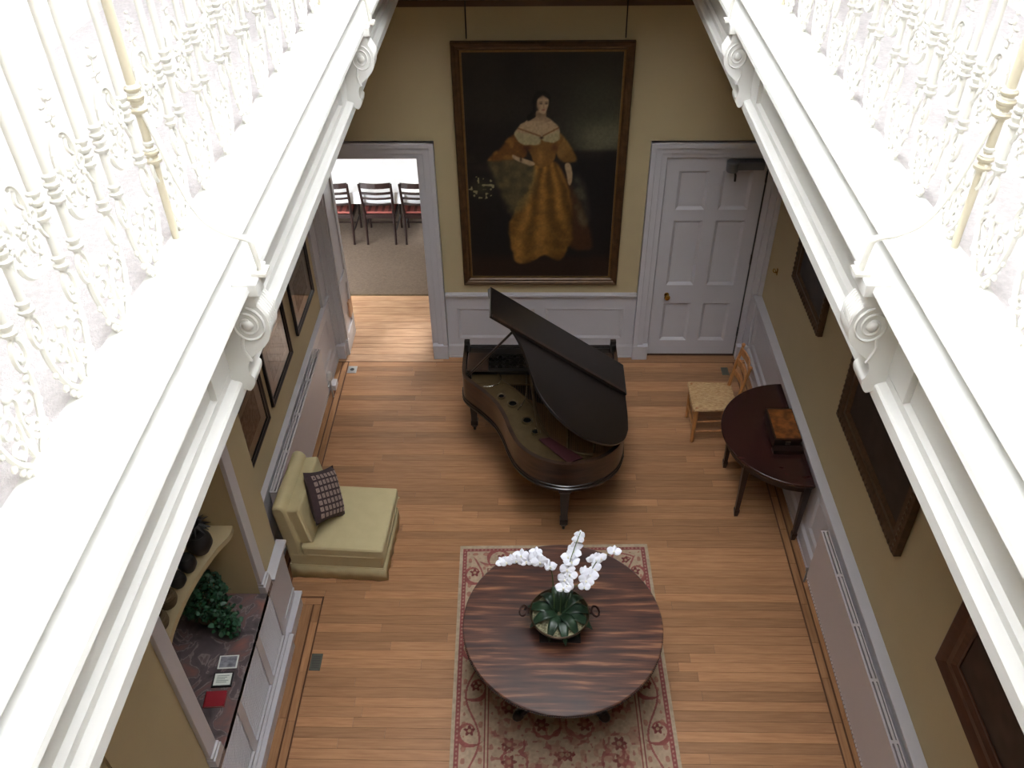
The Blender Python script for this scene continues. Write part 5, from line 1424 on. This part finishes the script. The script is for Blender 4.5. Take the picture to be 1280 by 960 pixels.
# large portrait, leaning slightly forward on its two chains
PWD, PHT = 1.60, 2.545
por = empty('portrait_painting', (0.079, YE - 0.012, 0.985), 0, 'large full-length portrait of a lady in a golden gown', 'painting')
por.rotation_euler = (math.atan2(0.10, PHT), 0, 0)
piv = lambda o: setattr(o, 'location', (0, 0, PHT / 2))
before = set(bpy.data.objects)
frame_parts(por, PWD, PHT, 0.075, 0.055, 'frame_gilt', 'gilt_bright')
cv = colour_grid('canvas', 230, 380, PWD - 0.16, PHT - 0.16, portrait_paint, 'oil_paint', por, -0.014, True)
MB().box(-PWD / 2 + 0.05, PWD / 2 - 0.05, -0.012, -0.002, -PHT / 2 + 0.05, PHT / 2 - 0.05).build('backing', 'frame_walnut', por)
for o in set(bpy.data.objects) - before: o.location = (0, 0, PHT / 2)
for x, lb_ in ((-0.58, 'dark chain holding the portrait corner on the open doorway side'), (0.795, 'dark chain holding the portrait corner on the panelled door side')):
    tag(MB().tube([(x, YE - 0.056, 3.84), (x, YE - 0.060, 3.80), (x, YE - 0.07, 3.70), (x, YE - 0.085, 3.535)], 0.006, 5).build('hanging_chain', 'wire_dark'), lb_, 'chain', 'portrait hanging chains')
def wall_picture(name, wall, yc, zc, w_, h_, fw_, depth, mt, content, label, inner=None, ornate=False, lean=0.0, glass=False, group=None):
    side = 1 if wall > 0 else -1
    t = empty(name, (wall - side * 0.004, yc, zc - h_ / 2), 0, label, 'picture', group)
    # local front is -y; on the wall at +x the front must look to -x
    t.rotation_euler = Euler((lean, 0, -PI / 2 if side > 0 else PI / 2), 'XYZ')
    bef = set(bpy.data.objects)
    frame_parts(t, w_, h_, fw_, depth, mt, inner, ornate)
    iw, ih = w_ - 2 * fw_ + 0.01, h_ - 2 * fw_ + 0.01
    if callable(content): colour_grid('canvas', 60, 60, iw, ih, content, 'oil_paint', t, -depth * 0.3, True)
    else:
        MB().box(-iw / 2, iw / 2, -depth * 0.22, -depth * 0.1, -ih / 2, ih / 2).build('mount', 'print_paper', t)
        MB().box(-iw * 0.33, iw * 0.33, -depth * 0.25, -depth * 0.22, -ih * 0.30, ih * 0.34).build('print', 'print_ink', t)
    MB().box(-w_ / 2 + 0.01, w_ / 2 - 0.01, -depth * 0.1, 0.0, -h_ / 2 + 0.01, h_ / 2 - 0.01).build('backing', 'frame_walnut', t)
    if glass: MB().add([(-iw / 2, -depth * 0.32, -ih / 2), (iw / 2, -depth * 0.32, -ih / 2), (iw / 2, -depth * 0.32, ih / 2), (-iw / 2, -depth * 0.32, ih / 2)], [(0, 1, 2, 3)]).build('glass', 'picture_glass', t, fix=False)
    for o in set(bpy.data.objects) - bef: o.location = (0, 0, h_ / 2)
    return t
wall_picture('gilt_picture', XR, 6.36, 2.09, 0.92, 0.82, 0.10, 0.05, 'frame_dark_gilt', old_paint(21, (70, 66, 60)), 'small old painting in carved gilt frame closest to the panelled door', ornate=True, lean=0.02)
wall_picture('gilt_picture', XR, 4.42, 2.10, 1.40, 1.16, 0.15, 0.06, 'frame_dark_gilt', old_paint(31, (66, 58, 54)), 'large old painting in wide carved gilt frame above the radiator end', ornate=True, lean=0.02)
wall_picture('walnut_picture', XR, 2.28, 2.12, 1.36, 1.16, 0.16, 0.06, 'frame_walnut', old_paint(41, (86, 56, 46)), 'dark old painting in plain wide walnut frame', 'frame_walnut', lean=0.02)
for yc, lb_ in ((6.93, 'black framed print hanging next to the open doorway'), (5.92, 'middle black framed print of three above the white radiator'), (5.03, 'black framed print hanging next to the alcove bay')):
    wall_picture('framed_print', XL, yc, 1.49, 0.76, 0.60, 0.055, 0.028, 'frame_black', 'print', lb_, glass=True, group='black framed prints')

# ================================================================ things in the alcove
MZ = 0.8525
pot = empty('ivy_plant', (-2.30, 3.66, MZ), 0, 'bushy green ivy plant in a pot on the marble slab', 'plant')
MB().lathe([(0, 0), (0.06, 0), (0.085, 0.12), (0.092, 0.125), (0.092, 0.145), (0.08, 0.145), (0.078, 0.125), (0, 0.12)], 20).build('pot', 'clay_pot', pot, smooth=0.6)
iv = MB()
for i in range(620):
    th, ph = rng.random() * 2 * PI, math.acos(1 - 1.75 * rng.random())
    r_ = 0.75 + 0.3 * rng.random()
    p = Vector((0.03 + 0.15 * math.sin(ph) * math.cos(th) * r_, 0.005 + 0.165 * math.sin(ph) * math.sin(th) * r_, 0.25 + 0.155 * math.cos(ph) * r_))
    if i % 4 == 0:
        tt = rng.random()
        p = Vector((0.10 + 0.16 * tt + rng.normal() * 0.03, -0.04 - 0.10 * tt + rng.normal() * 0.05, 0.22 - 0.14 * tt + rng.normal() * 0.03))
        p.z = max(p.z, 0.03)
    q_ = Euler((rng.normal() * 0.7, rng.normal() * 0.7, rng.random() * 6.28)).to_matrix()
    s_ = 0.016 + 0.010 * rng.random()
    iv.add([p + q_ @ Vector(v) * s_ for v in ((-1, 0, 0), (-0.3, -0.8, 0.1), (0.5, -0.6, 0), (1.2, 0, -0.25), (0.5, 0.6, 0), (-0.3, 0.8, 0.1))], [(0, 1, 2, 3, 4, 5)])
o = iv.build('foliage', 'leaf_ivy', pot, fix=False); o['kind'] = 'stuff'
for i in range(9):
    a = i * 0.7
    MB().tube([(0, 0, 0.12), (0.06 * math.cos(a), 0.06 * math.sin(a), 0.22), (0.12 * math.cos(a), 0.12 * math.sin(a), 0.27)], 0.003, 4).build('stem', 'stem_green', pot)
ph = empty('photo_card', (-2.06, 3.31, MZ), math.radians(4), 'grey photograph card lying flat beside the ivy on the marble', 'card')
MB().box(-0.065, 0.065, -0.05, 0.05, 0, 0.004).build('card', 'card_white', ph); MB().box(-0.055, 0.055, -0.042, 0.042, 0.004, 0.0046).build('image', 'photo_grey', ph)
ce = empty('framed_card', (-2.06, 3.175, MZ), math.radians(4), 'small black framed white certificate lying on the marble', 'framed card')
MB().box(-0.068, 0.068, -0.055, 0.055, 0, 0.010).build('frame', 'frame_black', ce, bevel=0.002); MB().box(-0.056, 0.056, -0.044, 0.044, 0.010, 0.0108).build('sheet', 'card_white', ce)
tx = MB()
for i in range(5): tx.box(-0.04, 0.04 - 0.012 * (i % 3), 0.024 - i * 0.012, 0.028 - i * 0.012, 0.0108, 0.0112)
tx.build('text_lines', 'card_ink', ce)
bo = empty('red_book', (-2.07, 3.03, MZ), math.radians(4), 'thin dark red book lying on the marble slab', 'book')
MB().box(-0.068, 0.068, -0.055, 0.055, 0.0, 0.003).box(-0.068, 0.068, -0.055, 0.055, 0.013, 0.016).box(-0.068, -0.064, -0.055, 0.055, 0.0, 0.016).build('cover', 'book_red', bo); MB().box(-0.063, 0.065, -0.052, 0.052, 0.003, 0.013).build('pages', 'card_white', bo)
SZ = 1.601
for i, (x, y_, r_, h_, lb_) in enumerate(((-2.165, 3.665, 0.085, 0.16, 'largest round black pot with a leafy tuft on the alcove shelf'), (-2.20, 3.508, 0.06, 0.12, 'middle sized black pot on the alcove shelf beside the largest pot'), (-2.225, 3.385, 0.055, 0.10, 'smallest black pot on the alcove shelf'))):
    b_ = empty('black_pot', (x, y_, SZ), 0, lb_, 'pot', 'black pots on the alcove shelf')
    MB().lathe([(0, 0), (r_ * 0.6, 0), (r_, h_ * 0.4), (r_ * 0.95, h_ * 0.7), (r_ * 0.55, h_ * 0.92), (r_ * 0.6, h_), (r_ * 0.45, h_), (0, h_ * 0.8)], 20).build('body', 'black_pot', b_, smooth=0.8)
    MB().lathe([(r_ * 0.56, h_ * 0.99), (r_ * 0.66, h_ * 1.01), (r_ * 0.56, h_ * 1.04)], 18).build('rim', 'black_pot', b_, smooth=0.8)
    if i == 0:
        tf = MB()
        for k_ in range(14):
            a = k_ * 2.4; tf.tube([(0, 0, h_), (0.05 * math.cos(a), 0.05 * math.sin(a), h_ + 0.09), (0.11 * math.cos(a), 0.11 * math.sin(a), h_ + 0.07)], [0.008, 0.016, 0.002], 5)
        tf.build('tuft', 'black_pot', b_)
for i, (y_, lb_) in enumerate(((3.24, 'woven brown basket on the alcove shelf next to the smallest black pot'), (3.08, 'woven brown basket on the alcove shelf close to the white trim'))):
    b_ = empty('small_basket', (-2.25, y_, SZ), 0, lb_, 'basket', 'small baskets on the alcove shelf')
    wv = MB()
    for k_ in range(8):
        rr_ = 0.045 + 0.015 * math.sin(k_ / 7 * PI)
        wv.tube([(rr_ * math.cos(a), rr_ * math.sin(a), 0.008 + k_ * 0.014) for a in [2 * PI * q_ / 14 for q_ in range(14)]], 0.0085, 5, True)
    wv.build('weave', 'straw', b_, smooth=0.9); MB().lathe([(0, 0.001), (0.045, 0.001), (0.045, 0.006), (0, 0.006)], 14).build('base', 'straw', b_)
